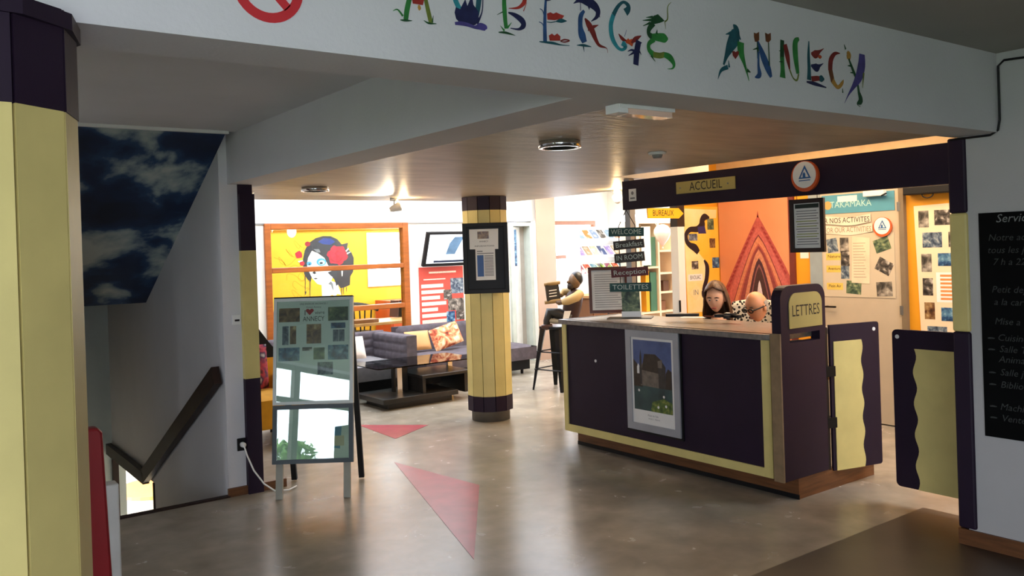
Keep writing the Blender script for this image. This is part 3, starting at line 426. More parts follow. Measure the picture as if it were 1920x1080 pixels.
# ================================================================== pillars clad with planks
def pillar(name, cx, cy, r, n, rot, z0, z1, zp0, zp1, label, lip=False):
    t = thing(name, (cx, cy, 0), label, 'pillar')
    for k in range(n):
        a0 = rot + 2 * pi * (k + 0.026) / n; a1 = rot + 2 * pi * (k + 0.974) / n; mb = MB(); rin = r - 0.028
        q = [(cx + rr * cos(a), cy + rr * sin(a)) for a, rr in ((a0, r), (a1, r), (a1, rin), (a0, rin))]
        zs = [(z0, zp0, 0), (zp0, zp1, 1), (zp1, z1, 0)]
        for za, zb, mi in zs:
            o = 1.0 if mi else 1.012
            qq = [(cx + (x - cx) * o, cy + (y - cy) * o) for x, y in q]
            mb.add([(x, y, za) for x, y in qq] + [(x, y, zb) for x, y in qq], [(0, 1, 5, 4), (1, 2, 6, 5), (2, 3, 7, 6), (3, 0, 4, 7), (0, 3, 2, 1), (4, 5, 6, 7)], mi)
        obj('plank', mb, [PURPLE, YELLOW], t)
    obj('core', MB().lathe((cx, cy, 0), [(0, 0), (r - 0.035, 0), (r - 0.035, 2.235), (0, 2.235)], 24), SEAM if lip else CONC, t)
    if lip: obj('cap_strip', MB().lathe((cx, cy, 2.195), [(r - 0.02, 0), (r + 0.014, 0), (r + 0.014, 0.035), (r - 0.02, 0.035)], n, smooth=False), PURPLE, t)
    else: obj('seam_backing', MB().lathe((cx, cy, z0), [(r - 0.03, 0.0), (r - 0.03, z1 - z0)], 24), SEAM, t)
    return t
pillar('pillar', 4.90, 7.09, 0.228, 12, radians(8), 0.105, 2.235, 0.255, 2.10, 'yellow plank-clad round pillar with plum bands in the middle of the hall')
ang = math.atan2(-0.17, 0.985)
pillar('pillar', 0.135, 2.13, 0.225, 11, ang - radians(27), 0.02, 2.235, 0.255, 2.02, 'big yellow plank-clad pillar in the left foreground', lip=True)
# notice board on the pillar, turned to the entrance
def yawed(x, y, z, deg): a = radians(deg); return Fr((x, y, z), (cos(a), -sin(a), 0), (0, 0, 1))
pf = yawed(4.90 - 0.245 * sin(radians(35)), 7.09 - 0.245 * cos(radians(35)), 1.625, 35)
nb = thing('notice_board', pf.P(0, -0.34), 'black framed notice board hung on the middle pillar', 'notice board')
obj('backing', MB().fbox(pf, -0.19, 0.19, -0.31, 0.31, 0, 0.02), BLACK, nb)
obj('frame', MB().rring(pf, -0.222, 0.222, -0.345, 0.345, 0.042, 0, 0.04), BLACK, nb, bevel=0.004)
pp = obj('sheet', MB().poly(pf, [(-0.155, 0.09), (0.125, 0.085), (0.13, 0.285), (-0.155, 0.285)], 0.024, 0.001), PAPER, nb, label='white sheet with a small picture')
obj('picture', MB().fbox(pf, -0.075, 0.035, 0.19, 0.262, 0.0255, 0.026), photo(3), pp)
text('lettering', 'ANNECY', pf, -0.015, 0.163, 0.022, INK, pp, d=0.0258)
text('lettering', 'INFORMATIONS', pf, -0.01, 0.118, 0.02, INK, pp, d=0.0258, width=0.19)
pp = obj('sheet', MB().fbox(pf, -0.10, 0.092, -0.215, 0.09, 0.0215, 0.0225), PAPER, nb, label='white sheet with a blue table')
obj('table_print', MB().fbox(pf, -0.085, -0.022, -0.18, 0.03, 0.0228, 0.0232), pm('blue_print', '#3c5f96', 0.5), pp)
g = MB()
for k in range(15): g.fbox(pf, -0.015, 0.075, -0.175 + k * 0.0138, -0.168 + k * 0.0138, 0.0228, 0.0231)
g.fbox(pf, -0.085, 0.078, 0.042, 0.05, 0.0228, 0.0231).fbox(pf, -0.085, -0.03, 0.062, 0.072, 0.0228, 0.0231)
obj('table_lines', g, GREYINK, pp)

# ================================================================== left wall end, handrail, guard
po = MB().box(2.07, 2.18, 6.085, 6.13, 0.0, 0.83).box(2.07, 2.18, 6.085, 6.13, 0.83, 1.755, 1).box(2.07, 2.18, 6.085, 6.13, 1.755, 2.165)
po.box(2.07, 2.18, 6.13, 6.36, 0.0, 2.235)
struct('trim_6', po, [PURPLE, YELLOW], label='plum and yellow board capping the wall end')
sw = thing('light_switch', (2.045, 6.125, 1.22), 'white light switch on the wall end', 'switch')
fy = face_y(6.13)
obj('plate', MB().fbox(fy, 2.002, 2.064, 1.225, 1.295, 0, 0.012), PLASTW, sw, bevel=0.003)
obj('rocker', MB().fbox(fy, 2.018, 2.052, 1.248, 1.262, 0.0115, 0.015), BLACK, sw)
ou = thing('power_outlet', (2.045, 6.125, 0.31), 'black power outlet with a white plug in it', 'outlet')
obj('plate', MB().fbox(fy, 2.008, 2.068, 0.315, 0.405, 0, 0.012), BLACK, ou, bevel=0.003)
obj('plug', MB().lathe((2.043, 6.118, 0.36), [(0, 0), (0.02, 0), (0.018, 0.035), (0, 0.04)], 12, axis=Vector((0, -1, 0))), PLASTW, ou)
cdp = [(2.043, 6.08, 0.355), (2.055, 6.06, 0.29), (2.09, 6.03, 0.18), (2.15, 6.00, 0.08), (2.22, 5.97, 0.02), (2.32, 5.96, 0.012), (2.40, 6.02, 0.012)]
obj('white_cable', MB().tube(cdp, 0.006), PLASTW, label='white cord hanging from the black outlet', cat='cord')
fx = face_x(1.94)
hr = thing('handrail', (1.92, 7.3, -0.4), 'dark wooden handrail running down the stairwell wall', 'handrail')
sl_ = (-0.29 - 0.87) / (8.42 - 6.2)
mb = MB(); p0 = Vector((1.895, 6.18, 0.87)); p1 = Vector((1.895, 8.42, -0.29)); dv = (p1 - p0).normalized(); nv = Vector((0, -dv.z, dv.y)); 
if nv.z < 0: nv = -nv
def beamseg(p0, p1, nv, wx, h):
    m = MB(); vs = []
    for p in (p0, p1):
        for sx, sn in ((-1, -1), (1, -1), (1, 1), (-1, 1)): vs.append(p + Vector((sx * wx, 0, 0)) + nv * sn * h)
    return m.add(vs, [(0, 1, 2, 3), (7, 6, 5, 4), (0, 4, 5, 1), (1, 5, 6, 2), (2, 6, 7, 3), (3, 7, 4, 0)])
obj('rail', beamseg(p0, p1, nv, 0.028, 0.065), DWOOD, hr)
obj('rail', beamseg(Vector((1.895, 8.38, -0.30)), Vector((1.895, 10.0, -0.30)), Vector((0, 0, 1)), 0.028, 0.055), DWOOD, hr)
for q in (0.12, 0.88): obj('bracket', MB().box(1.915, 1.945, p0.y + (p1.y - p0.y) * q - 0.02, p0.y + (p1.y - p0.y) * q + 0.02, p0.z + (p1.z - p0.z) * q - 0.03, p0.z + (p1.z - p0.z) * q + 0.03), BLACKM, hr)
obj('guard_panel', MB().box(-0.4, 0.572, 2.88, 2.94, 0, 1.01), pm('guard_white', '#cfcdc6', 0.6), label='low white guard panel behind the big pillar', cat='guard panel', bevel=0.004)
rp = MB().poly(face_y(2.80), [(0.44, 0.0), (0.545, 0.0), (0.507, 1.20), (0.495, 1.215), (0.44, 1.215)], 0, 0.05)
obj('red_post', rp, pm('deep_red_paint', '#8e1d22', 0.4, var=0.15), label='slim deep red post beside the left foreground pillar', cat='post', bevel=0.008)

# ================================================================== easel sign
a_ = 36.0; ez = yawed(2.37, 5.655, 0, a_); tilt = radians(9.5)
ev = Vector((sin(radians(a_)) * sin(tilt), cos(radians(a_)) * sin(tilt), cos(tilt)))
ef = Fr(ez.o, ez.u, ev)
E_ = thing('easel_sign', (2.45, 5.75, 0), 'folding display board with city photos beside the wall end', 'sign board')
SAGE = pm('pale_green_metal', '#c6cdc7', 0.4, var=0.06)
for s in (-1, 1):
    obj('leg', MB().fbox(ef, s * 0.238 - 0.024, s * 0.238 + 0.024, 0.003, 0.34, -0.03, -0.005), pm('weathered_leg', '#9a988a', .6), E_)
rb = Fr(ez.P(0, 0), ez.u, (0, 0, 1))
for s in (-1, 1):
    top = ef.P(s * 0.255, 1.36, -0.04); bot = ez.P(s * 0.255, 0.0, -0.52) + Vector((0, 0, 0.0))
    v = (top - bot).normalized(); sd = ez.u * 0.02; nn = v.cross(ez.u).normalized() * 0.015
    vs = [p + a * sd + b * nn for p in (bot + v * 0.01, top) for a, b in ((-1, -1), (1, -1), (1, 1), (-1, 1))]
    obj('rear_leg', MB().add(vs, [(0, 1, 2, 3), (7, 6, 5, 4), (0, 4, 5, 1), (1, 5, 6, 2), (2, 6, 7, 3), (3, 7, 4, 0)]), BLACK, E_)
up_ = obj('upper_board', MB().fbox(ef, -0.272, 0.272, 0.665, 1.405, -0.03, 0.0), pm('board_sage', '#dbe3dc', 0.5, var=0.03), E_)
obj('frame', MB().rring(ef, -0.285, 0.285, 0.655, 1.415, 0.022, -0.03, 0.045), SAGE, up_)
obj('top_strip', MB().fbox(ef, -0.285, 0.285, 1.416, 1.425, -0.03, 0.012), BLACK, up_)
text('lettering', 'UNE ENVIE DE VACANCES ?', ef, 0.0, 1.372, 0.018, INK, up_, d=0.001, width=0.20)
text('lettering', 'Visitez Annecy', ef, 0.0, 1.348, 0.016, INK, up_, d=0.001, width=0.11)
text('lettering', 'I', ef, -0.062, 1.307, 0.055, INK, up_, d=0.001)
hb = MB().poly(ef, [(-0.028, 1.29), (0.002, 1.322), (-0.004, 1.335), (-0.018, 1.337), (-0.028, 1.328), (-0.038, 1.337), (-0.052, 1.335), (-0.058, 1.322)], 0.001)
obj('heart', hb, pm('heart_red', '#b02434', 0.5), up_)
text('lettering', 'vivre', ef, 0.045, 1.307, 0.035, INK, up_, d=0.001, width=0.07)
text('lettering', 'ANNECY', ef, 0.0, 1.262, 0.05, INK, up_, d=0.001, width=0.155)
for i, (a0, a1, b0, b1) in enumerate([(-0.25, -0.10, 1.245, 1.345), (0.105, 0.25, 1.245, 1.345), (-0.225, -0.18, 1.08, 1.215), (-0.17, -0.125, 1.085, 1.215), (-0.05, 0.055, 1.085, 1.225),
                                      (0.125, 0.23, 1.19, 1.23), (0.14, 0.18, 1.095, 1.18), (0.183, 0.223, 1.095, 1.18), (-0.25, -0.10, 0.965, 1.06), (-0.08, -0.01, 1.035, 1.06), (0.0, 0.08, 0.97, 1.055), (0.105, 0.25, 0.965, 1.07), (0.03, 0.14, 0.86, 0.95)]):
    obj('photo', MB().fbox(ef, a0, a1, b0, b1, 0.0006, 0.0014), photo([3, 1, 2, 3, 3, 4, 2, 2, 4, 5, 1, 4, 2][i]), up_)
REFL = glass('glazing', '#f4faf6', 1.9)
obj('glazing', MB().fbox(ef, -0.262, 0.262, 0.677, 1.393, 0.006, 0.009), REFL, up_)
lo_ = obj('lower_board', MB().fbox(ef, -0.268, 0.268, 0.265, 0.635, -0.02, 0.0), pm('map_paper', '#d9e2d2', 0.5, col2='#b4c6b8', scale=5), E_)
obj('frame', MB().rring(ef, -0.285, 0.285, 0.245, 0.652, 0.03, -0.02, 0.035), pm('dark_teal_frame', '#10252a', 0.35), lo_)
m_ = MB(); m_.poly(ef, [(0.06, 0.36), (0.19, 0.34), (0.205, 0.53), (0.10, 0.54), (0.05, 0.47)], 0.001)
obj('lake_print', m_, pm('lake_blue', '#4f8fa8', 0.5), lo_)
obj('card', MB().fbox(ef, 0.135, 0.22, 0.36, 0.43, 0.002, 0.004), pm('card_beige', '#c7bf9a', 0.5), lo_)
obj('glazing', MB().fbox(ef, -0.255, 0.255, 0.275, 0.622, 0.006, 0.009), REFL, lo_)
# ================================================================== reception counter
def rrect(a0, a1, b0, b1, r, cor=(1, 1, 1, 1), seg=6):
    """rounded rectangle outline; cor = rounding of bottom-left, bottom-right, top-right, top-left"""
    out = []
    for (cx, cy, st), on in zip(((a0 + r, b0 + r, pi), (a1 - r, b0 + r, 1.5 * pi), (a1 - r, b1 - r, 0), (a0 + r, b1 - r, 0.5 * pi)), cor):
        if on: out += [(cx + r * cos(st + 0.5 * pi * k / seg), cy + r * sin(st + 0.5 * pi * k / seg)) for k in range(seg + 1)]
        else: out.append((a0 if cx < (a0 + a1) / 2 else a1, b0 if cy < (b0 + b1) / 2 else b1))
    return out
TOPM = pm('grey_stone_laminate', '#7d766f', 0.28, var=0.3, scale=30)
ct = thing('reception_counter', (5.0, 4.55, 0), 'plum reception counter with yellow edging and a grey top', 'counter')
obj('front_panel', MB().box(4.70, 4.735, 3.47, 5.67, 0.13, 1.085), PURPLE, ct)
cf = face_x(4.70)
for a0, a1, b0, b1 in ((-5.67, -5.62, 0.13, 1.08), (-5.62, -3.60, 0.13, 0.19), (-3.60, -3.53, 0.13, 1.08)):
    obj('yellow_edging', MB().fbox(cf, a0, a1, b0, b1, 0, 0.012), YELLOW, ct)
obj('white_dot', MB().disc(cf, -5.26, 0.76, 0.012, 0, 0.004), pm('white_dot_finish', '#f2f2ee', .2, var=0), ct)  # plain white disc added for a white dot on the panel
obj('side_panel', MB().box(4.735, 5.34, 5.63, 5.67, 0.13, 1.085), PURPLE, ct)
obj('worktop', MB().poly(Fr((0, 0, 1.085), (0, -1, 0), (1, 0, 0)), [(-a, b) for a, b in [(y, x) for x, y in []]] or [(-5.69, 5.38), (-5.69, 4.665)] + [(-3.60 + 0.135 * sin(t), 4.80 - 0.135 * cos(t)) for t in [k * pi / 16 for k in range(9)]] + [(-3.465, 5.38)], -0.04, 0.04), TOPM, ct, bevel=0.004)
pl = obj('plinth', MB().box(4.79, 4.83, 3.41, 5.62, 0, 0.135).box(4.83, 5.68, 3.41, 3.45, 0, 0.135), WOOD, ct)
obj('plinth_foot', MB().box(4.784, 4.79, 3.405, 5.62, 0, 0.03), BLACK, pl)
# letter box end board
ey = face_y(3.40)
lb = obj('letter_box', MB().poly(ey, [(4.63, 0.14), (5.12, 0.14), (5.12, 1.03), (4.63, 1.03)], -0.07, 0.07).poly(ey, rrect(4.64, 5.13, 1.09, 1.405, 0.09, (0, 0, 1, 1)), -0.07, 0.07)
         .fbox(ey, 4.63, 4.73, 1.03, 1.09, -0.07, 0).fbox(ey, 5.06, 5.12, 1.03, 1.09, -0.07, 0), PURPLE, ct, label='plum letter box board with a slot')
obj('board_edge', MB().box(4.618, 4.63, 3.395, 3.472, 0.14, 1.10), EDGEW, lb)
obj('name_plate', MB().poly(ey, rrect(4.725, 5.085, 1.125, 1.355, 0.075, (0, 0, 1, 1)), 0, 0.006), pm('plate_khaki', '#a8995c', 0.5, var=0.08), lb, label='khaki plate reading LETTRES')
text('lettering', 'LETTRES', ey, 4.905, 1.235, 0.105, INK, lb, d=0.0068, width=0.30)
obj('letter', MB().fbox(ey, 4.84, 4.95, 1.025, 1.085, -0.16, -0.155), pm('orange_envelope', '#e39a2c', 0.6), lb)
obj('letter', MB().fbox(ey, 4.74, 4.80, 1.025, 1.08, -0.14, -0.135), PAPER, lb)
obj('hinge_post', MB().box(5.135, 5.16, 3.41, 3.45, 0.13, 1.10), BLACK, lb)
# swing gates
def wavy(a, b0, b1, amp, n, out):
    k = 40; return [(a + amp * sin(2 * pi * n * i / k), b0 + (b1 - b0) * i / k) for i in range(k + 1)]
gl = Fr((5.175, 3.40, 0), (0.966, -0.259, 0), (0, 0, 1))
G1 = thing('swing_gate', gl.P(0.2, 0.12), 'plum swing gate with a wavy yellow panel, open beside the letter box', 'gate')
obj('leaf', MB().poly(gl, rrect(0, 0.43, 0.12, 1.115, 0.02, (0, 1, 1, 0)), -0.02, 0.02), PURPLE, G1)
obj('wavy_panel', MB().poly(gl, [(0.025, 0.12)] + [(0.025, 1.0)] + wavy(0.268, 0.12, 1.0, 0.009, 4.5, 0)[::-1], 0.0005, 0.005), YELLOW, G1)
obj('finger_hole_ring', MB().disc(gl, 0.385, 1.065, 0.013, 0.0005, 0.003), PLASTW, G1)
for z in (0.45, 0.80): obj('hinge', MB().fbox(gl, -0.055, 0.03, z - 0.035, z + 0.035, -0.03, 0.012), BLACKM, G1)
gr = face_x(5.15)
G2 = thing('swing_gate', (5.15, 2.67, 0.12), 'plum swing gate with a wavy yellow panel, closed beside the tall post', 'gate')
obj('leaf', MB().poly(gr, rrect(-2.94, -2.38, 0.12, 1.115, 0.03, (1, 0, 0, 1)), -0.02, 0.02), PURPLE, G2)
obj('wavy_panel', MB().poly(gr, [(-2.38, 0.12), (-2.38, 1.0)] + wavy(-2.795, 0.12, 1.0, 0.012, 4.5, 0)[::-1], 0.0005, 0.005), YELLOW, G2)
obj('finger_hole_ring', MB().disc(gr, -2.905, 1.07, 0.013, 0.0005, 0.003), PLASTW, G2)
# portal: tall post and lintel
pt = MB().box(4.735, 4.80, 2.255, 2.352, 0.09, 1.17).box(4.735, 4.80, 2.255, 2.352, 1.17, 1.82, 1).box(4.735, 4.80, 2.255, 2.352, 1.82, 2.232)
struct('trim_7', pt, [PURPLE, YELLOW], label='tall plum and yellow post at the end of the chalkboard wall', bevel=0.012)
struct('wall_post_core', MB().box(4.80, 5.2, 2.30, 2.345, 0, 2.235), PURPLE)
hx = face_x(4.745)
hd = thing('lintel', (4.77, 3.64, 1.98), 'dark plum lintel board hung above the reception counter', 'lintel')
obj('board', MB().box(4.745, 4.79, 2.35, 4.93, 1.985, 2.212), PURPLE, hd)
sg = obj('sign_plate', MB().fbox(hx, -4.35, -3.81, 2.07, 2.157, 0, 0.008), pm('sign_khaki', '#b7a55e', 0.5, var=0.06), hd, label='khaki sign reading ACCUEIL')
text('lettering', 'ACCUEIL', hx, -4.07, 2.113, 0.088, INK, sg, d=0.0086, width=0.30)
for a in (-4.31, -3.87): obj('screw', MB().disc(hx, a, 2.112, 0.006, 0.0082, 0.002), GREYM, sg)
obj('sticker', MB().fbox(hx, -4.855, -4.775, 2.05, 2.145, 0, 0.002), PAPER, hd, label='small white sticker')
obj('sticker_print', MB().disc(hx, -4.815, 2.112, 0.014, 0.0022, 0.0004).fbox(hx, -4.84, -4.79, 2.066, 2.078, 0.0022, 0.0026), GREYINK, hd)
OR = pm('logo_orange', '#cf5a28', 0.4); LBL = pm('logo_blue', '#2a5f9a', 0.4)
def hostel_logo(fr, a, b, r, d, parent, name='round_emblem', **k):
    e = obj(name, MB().disc(fr, a, b, r, d, 0.02, 0, 32), OR, parent, **k)
    obj('emblem_face', MB().disc(fr, a, b + 0.10 * r, r * 0.86, d + 0.02, 0.003, 0, 32), PAPER, e)
    m = MB().ring(fr, [(a - 0.42 * r, b - 0.15 * r), (a + 0.5 * r, b - 0.15 * r), (a + 0.06 * r, b + 0.72 * r)], [(a - 0.26 * r, b - 0.06 * r), (a + 0.34 * r, b - 0.06 * r), (a + 0.05 * r, b + 0.50 * r)], d + 0.0236, 0.0006)
    m.poly(fr, [(a - 0.10 * r, b - 0.06 * r), (a - 0.10 * r, b + 0.16 * r), (a + 0.0 * r, b + 0.28 * r), (a + 0.10 * r, b + 0.16 * r), (a + 0.10 * r, b - 0.06 * r)], d + 0.0236, 0.0006)
    m.fbox(fr, a - 0.4 * r, a + 0.45 * r, b - 0.30 * r, b - 0.24 * r, d + 0.0236, d + 0.0242)
    obj('emblem_mark', m, LBL, e)
    return e
hostel_logo(hx, -3.25, 2.105, 0.098, 0.0, hd, label='round white and orange emblem with a blue triangle')
gp = thing('support_post', (4.91, 5.02, 1.125), 'slim grey steel post between counter top and lintel', 'post')
obj('tube', MB().box(4.88, 4.94, 4.99, 5.05, 1.127, 2.24), GREYM, gp)
obj('foot_plate', MB().box(4.855, 4.965, 4.965, 5.075, 1.125, 1.131), GREYM, gp)
hf = face_x(4.80)
fr_ = thing('framed_notice', (4.80, 3.285, 1.62), 'brown framed notice hanging under the lintel', 'picture frame')
obj('frame', MB().rring(hf, -3.412, -3.158, 1.62, 1.965, 0.028, 0, 0.02), FRAMEB, fr_)
sh = obj('sheet', MB().fbox(hf, -3.39, -3.18, 1.64, 1.945, 0.002, 0.006), PAPER, fr_)
g = MB(); g.fbox(hf, -3.375, -3.20, 1.905, 1.932, 0.0065, 0.007, 1)
for k in range(14): g.fbox(hf, -3.37 + 0.004 * (k % 3), -3.205 - 0.012 * (k % 2), 1.67 + k * 0.0165, 1.675 + k * 0.0165, 0.0065, 0.007, 2 if k in (3, 4, 7, 9) else 0)
obj('print_lines', g, [GREYINK, pm('dark_print', '#24322c', 0.6), pm('green_highlight', '#8f9a3c', 0.6)], sh)
for a in (-3.36, -3.21): obj('hanger_wire', MB().tube([hf.P(a, 1.96, 0.005), hf.P(a, 1.99, 0.005)], 0.002, 6), BLACKM, fr_)
# framed castle poster on the counter front
ps = thing('framed_poster', (4.69, 4.61, 0.27), 'silver framed poster of a stone castle on the counter front', 'poster')
cp = Fr((4.70, 4.61, 0.27), (0, -1, 0), (0, 0, 1))
obj('backing', MB().fbox(cp, -0.285, 0.30, -0.02, 0.80, 0, 0.012), BLACK, ps)
obj('frame', MB().rring(cp, -0.27, 0.285, 0.0, 0.775, 0.055, 0.012, 0.012), pm('brushed_silver', '#a2a6ac', 0.4, metal=0.3, var=0.1), ps)
obj('sheet', MB().fbox(cp, -0.225, 0.24, 0.045, 0.73, 0.010, 0.014), PAPER, ps)
pr = obj('castle_print', MB().fbox(cp, -0.195, 0.205, 0.16, 0.70, 0.0144, 0.0148), ramp_mat('print_sky', ['#2c3a5e', '#46598a', '#5d6c96'], 4, 2), ps)
im = MB()
im.poly(cp, [(-0.195, 0.16), (0.205, 0.16), (0.205, 0.36), (-0.195, 0.36)], 0.0152, 0, 0)
im.poly(cp, [(-0.195, 0.34), (-0.10, 0.34), (-0.11, 0.47), (-0.16, 0.52), (-0.195, 0.55)], 0.0154, 0, 1)
im.poly(cp, [(-0.12, 0.35), (0.07, 0.345), (0.07, 0.47), (0.08, 0.53), (-0.09, 0.53), (-0.12, 0.49)], 0.0156, 0, 2)
im.poly(cp, [(-0.105, 0.47), (0.08, 0.455), (0.10, 0.56), (0.04, 0.60), (-0.075, 0.595)], 0.0158, 0, 1)
im.poly(cp, [(0.07, 0.345), (0.14, 0.345), (0.145, 0.51), (0.10, 0.56), (0.07, 0.50)], 0.0159, 0, 3)
im.poly(cp, [(0.065, 0.50), (0.11, 0.50), (0.11, 0.565), (0.065, 0.55)], 0.0160, 0, 2)
im.poly(cp, [(-0.125, 0.36), (-0.105, 0.36), (-0.105, 0.57), (-0.115, 0.63), (-0.125, 0.57)], 0.0161, 0, 3)
im.poly(cp, [(-0.155, 0.44), (-0.13, 0.44), (-0.13, 0.50), (-0.142, 0.52), (-0.155, 0.49)], 0.0162, 0, 5)
im.poly(cp, [(0.14, 0.345), (0.205, 0.345), (0.205, 0.48), (0.17, 0.50), (0.145, 0.46)], 0.0163, 0, 1)
im.poly(cp, [(-0.02, 0.16), (0.205, 0.16), (0.205, 0.245), (0.12, 0.27), (0.0, 0.235)], 0.0164, 0, 4)
for a, b in ((-0.14, 0.31), (0.12, 0.285), (0.14, 0.215), (0.06, 0.20)): im.disc(cp, a, b, 0.011, 0.0166, 0, 5, 8)
obj('castle_shapes', im, [ramp_mat('print_water', ['#1d2d30', '#2f4a4a', '#3e5c56'], 6, 1), pm('print_roof', '#3a3026', 0.5, var=0.3, scale=20), pm('print_stone', '#746a5e', 0.5, var=0.4, scale=20), pm('print_shade', '#3c3834', 0.5, var=0.3, scale=20), ramp_mat('print_leaves', ['#26361c', '#4f6a2a', '#9a9a48'], 30, 3), PAPER], pr)
text('lettering', "Palais de l'Isle", cp, 0.0, 0.125, 0.02, GREYINK, ps, d=0.0146)
text('lettering', 'ANNECY - FRANCE', cp, 0.01, 0.10, 0.014, GREYINK, ps, d=0.0146)

# things on the counter top
T = 1.126
ff_ = Fr((5.02, 5.42, T), (0.78, -0.62, 0), Vector((0.10, 0.13, 1.0)))
fn = thing('framed_notice', (5.02, 5.42, T), 'brown framed price list leaning at the left end of the counter top', 'picture frame')
obj('frame', MB().rring(ff_, -0.17, 0.17, 0.0, 0.40, 0.026, -0.01, 0.025), pm('red_brown_frame', '#4a2418', 0.4, var=0.3), fn)
sh = obj('sheet', MB().fbox(ff_, -0.147, 0.147, 0.022, 0.378, -0.008, 0.002), pm('grey_paper', '#b9bcba', 0.6), fn)
g = MB()
for k in range(15): g.fbox(ff_, -0.12, 0.12 - 0.02 * (k % 3), 0.05 + k * 0.02, 0.056 + k * 0.02, 0.0025, 0.003)
obj('print_lines', g, GREYINK, sh)
obj('easel_foot', MB().poly(Fr(ff_.P(0, 0, -0.01), ff_.n * -1, (0, 0, 1)), [(0.06, 0.002), (0.15, 0.002), (0.06, 0.25)], -0.006, 0.012), BLACK, fn)
# chain of small wooden signs
hs = Fr((4.79, 4.94, 0), Vector((0.62, -0.78, 0)), (0, 0, 1))
cs = thing('hanging_signs', hs.P(0, 1.30), 'chain of five small painted wooden signs hanging in front of the grey post', 'sign')
TEAL = pm('dark_teal_board', '#1f4a46', 0.6, var=0.25, scale=20); BRN = pm('dark_brown_board', '#3b3430', 0.6, var=0.25, scale=20); MAR = pm('maroon_board', '#5c2428', 0.6, var=0.25, scale=20)
CH = pm('chalk_lettering', '#b9c4b8', 0.7)
sd = [(-0.14, 0.14, 1.775, 1.845, TEAL, 'WELCOME', -1), (-0.105, 0.14, 1.675, 1.745, BRN, 'Breakfast', 4), (-0.10, 0.14, 1.57, 1.645, BRN, 'IN ROOM', 4), (-0.13, 0.165, 1.455, 1.525, MAR, 'Reception', 3), (-0.145, 0.185, 1.335, 1.405, TEAL, 'TOILETTES', 0)]
for a0, a1, b0, b1, mt, tx, an in sd:
    fr2 = Fr(hs.P((a0 + a1) / 2, (b0 + b1) / 2, 0.03), hs.u * cos(radians(an)) + hs.v * sin(radians(an)), hs.v * cos(radians(an)) - hs.u * sin(radians(an)))
    b_ = obj('sign_board', MB().fbox(fr2, -(a1 - a0) / 2, (a1 - a0) / 2, -(b1 - b0) / 2, (b1 - b0) / 2, 0, 0.012), mt, cs)
    text('lettering', tx, fr2, 0, 0, 0.055, CH, b_, d=0.0128, width=(a1 - a0) * 0.86)
for s in (-0.06, 0.07): obj('cord', MB().tube([hs.P(s, 1.34, 0.028), hs.P(s, 1.86, 0.028), hs.P(0.005, 1.985, 0.028)], 0.0035, 6), INK, cs)
bh = thing('leaflet_holder', hs.P(0.02, T, 0.02), 'clear leaflet holder with a picture card at the foot of the grey post', 'holder')
lf = Fr(hs.P(0.02, T, 0.03), hs.u, Vector((0.10, 0.14, 1)))
obj('card', MB().fbox(lf, -0.07, 0.075, 0.03, 0.21, 0, 0.004), photo(7), bh); obj('stand', MB().fbox(lf, -0.075, 0.08, 0.006, 0.05, 0.006, 0.012), PLASTW, bh)
obj('base_plate', MB().fbox(Fr(hs.P(0.02, T, 0), hs.u, hs.n * -1), -0.18, 0.17, -0.16, 0.03, 0, 0.006), BLACK, bh)
obj('tablet', MB().poly(Fr((5.10, 4.66, T), (0.62, -0.78, 0), (0.78, 0.62, 0)), rrect(-0.13, 0.13, -0.04, 0.04, 0.015), 0, 0.02), BLACK, label='flat black device lying on the counter top', cat='device')
obj('paper_sheet', MB().poly(Fr((5.05, 4.50, T), (0.5, -0.86, 0), (0.86, 0.5, 0)), [(-0.10, -0.04), (0.09, -0.05), (0.10, 0.05), (-0.09, 0.06)], 0, 0.003), PAPER, label='white slip of paper on the counter beside the black device', cat='paper')
pn = MB().tube([(5.09, 4.43, T + 0.008), (5.13, 4.30, T + 0.008)], 0.006, 8)
obj('pen', pn, pm('red_brown_plastic', '#5a241c', 0.3), label='dark red pen on the counter top', cat='pen')
kb = thing('key_bunch', (5.14, 4.24, T), 'bunch of black keys and fobs on the counter before the woman', 'keys')
for k, (dx, dy, an) in enumerate(((0, 0, 0.3), (0.03, -0.06, 1.2), (-0.02, 0.05, -0.6), (0.04, 0.01, 2.2))):
    fk = Fr((5.14 + dx, 4.24 + dy, T + 0.004 * k), (cos(an), sin(an), 0), (-sin(an), cos(an), 0))
    obj('fob', MB().poly(fk, rrect(-0.05, 0.05, -0.022, 0.022, 0.018), 0, 0.022), BLACK, kb)
obj('ring', MB().tube([(5.14 + 0.02 * cos(a), 4.24 + 0.02 * sin(a), T + 0.04) for a in [2 * pi * k / 12 for k in range(13)]], 0.002, 6, cap=False), CHROME, kb)
ho = thing('card_dispenser', (5.10, 3.52, T), 'clear plastic card holder against the letter box', 'holder')
obj('pocket', MB().box(5.06, 5.15, 3.50, 3.505, T, T + 0.14).box(5.06, 5.15, 3.53, 3.535, T, T + 0.10).box(5.06, 5.15, 3.505, 3.53, T, T + 0.004), PLASTW, ho)
obj('cards', MB().box(5.065, 5.145, 3.507, 3.525, T + 0.005, T + 0.15), PAPER, ho)
dk = thing('office_desk', (5.25, 4.6, 0), 'desk behind the reception counter', 'desk')
obj('desk_top', MB().box(4.76, 5.42, 3.55, 5.60, 0.70, 0.73), pm('beech', '#b58a5a', 0.4), dk)
for y in (3.62, 5.5): obj('leg', MB().box(5.34, 5.40, y - 0.03, y + 0.03, 0, 0.70), GREYM, dk)

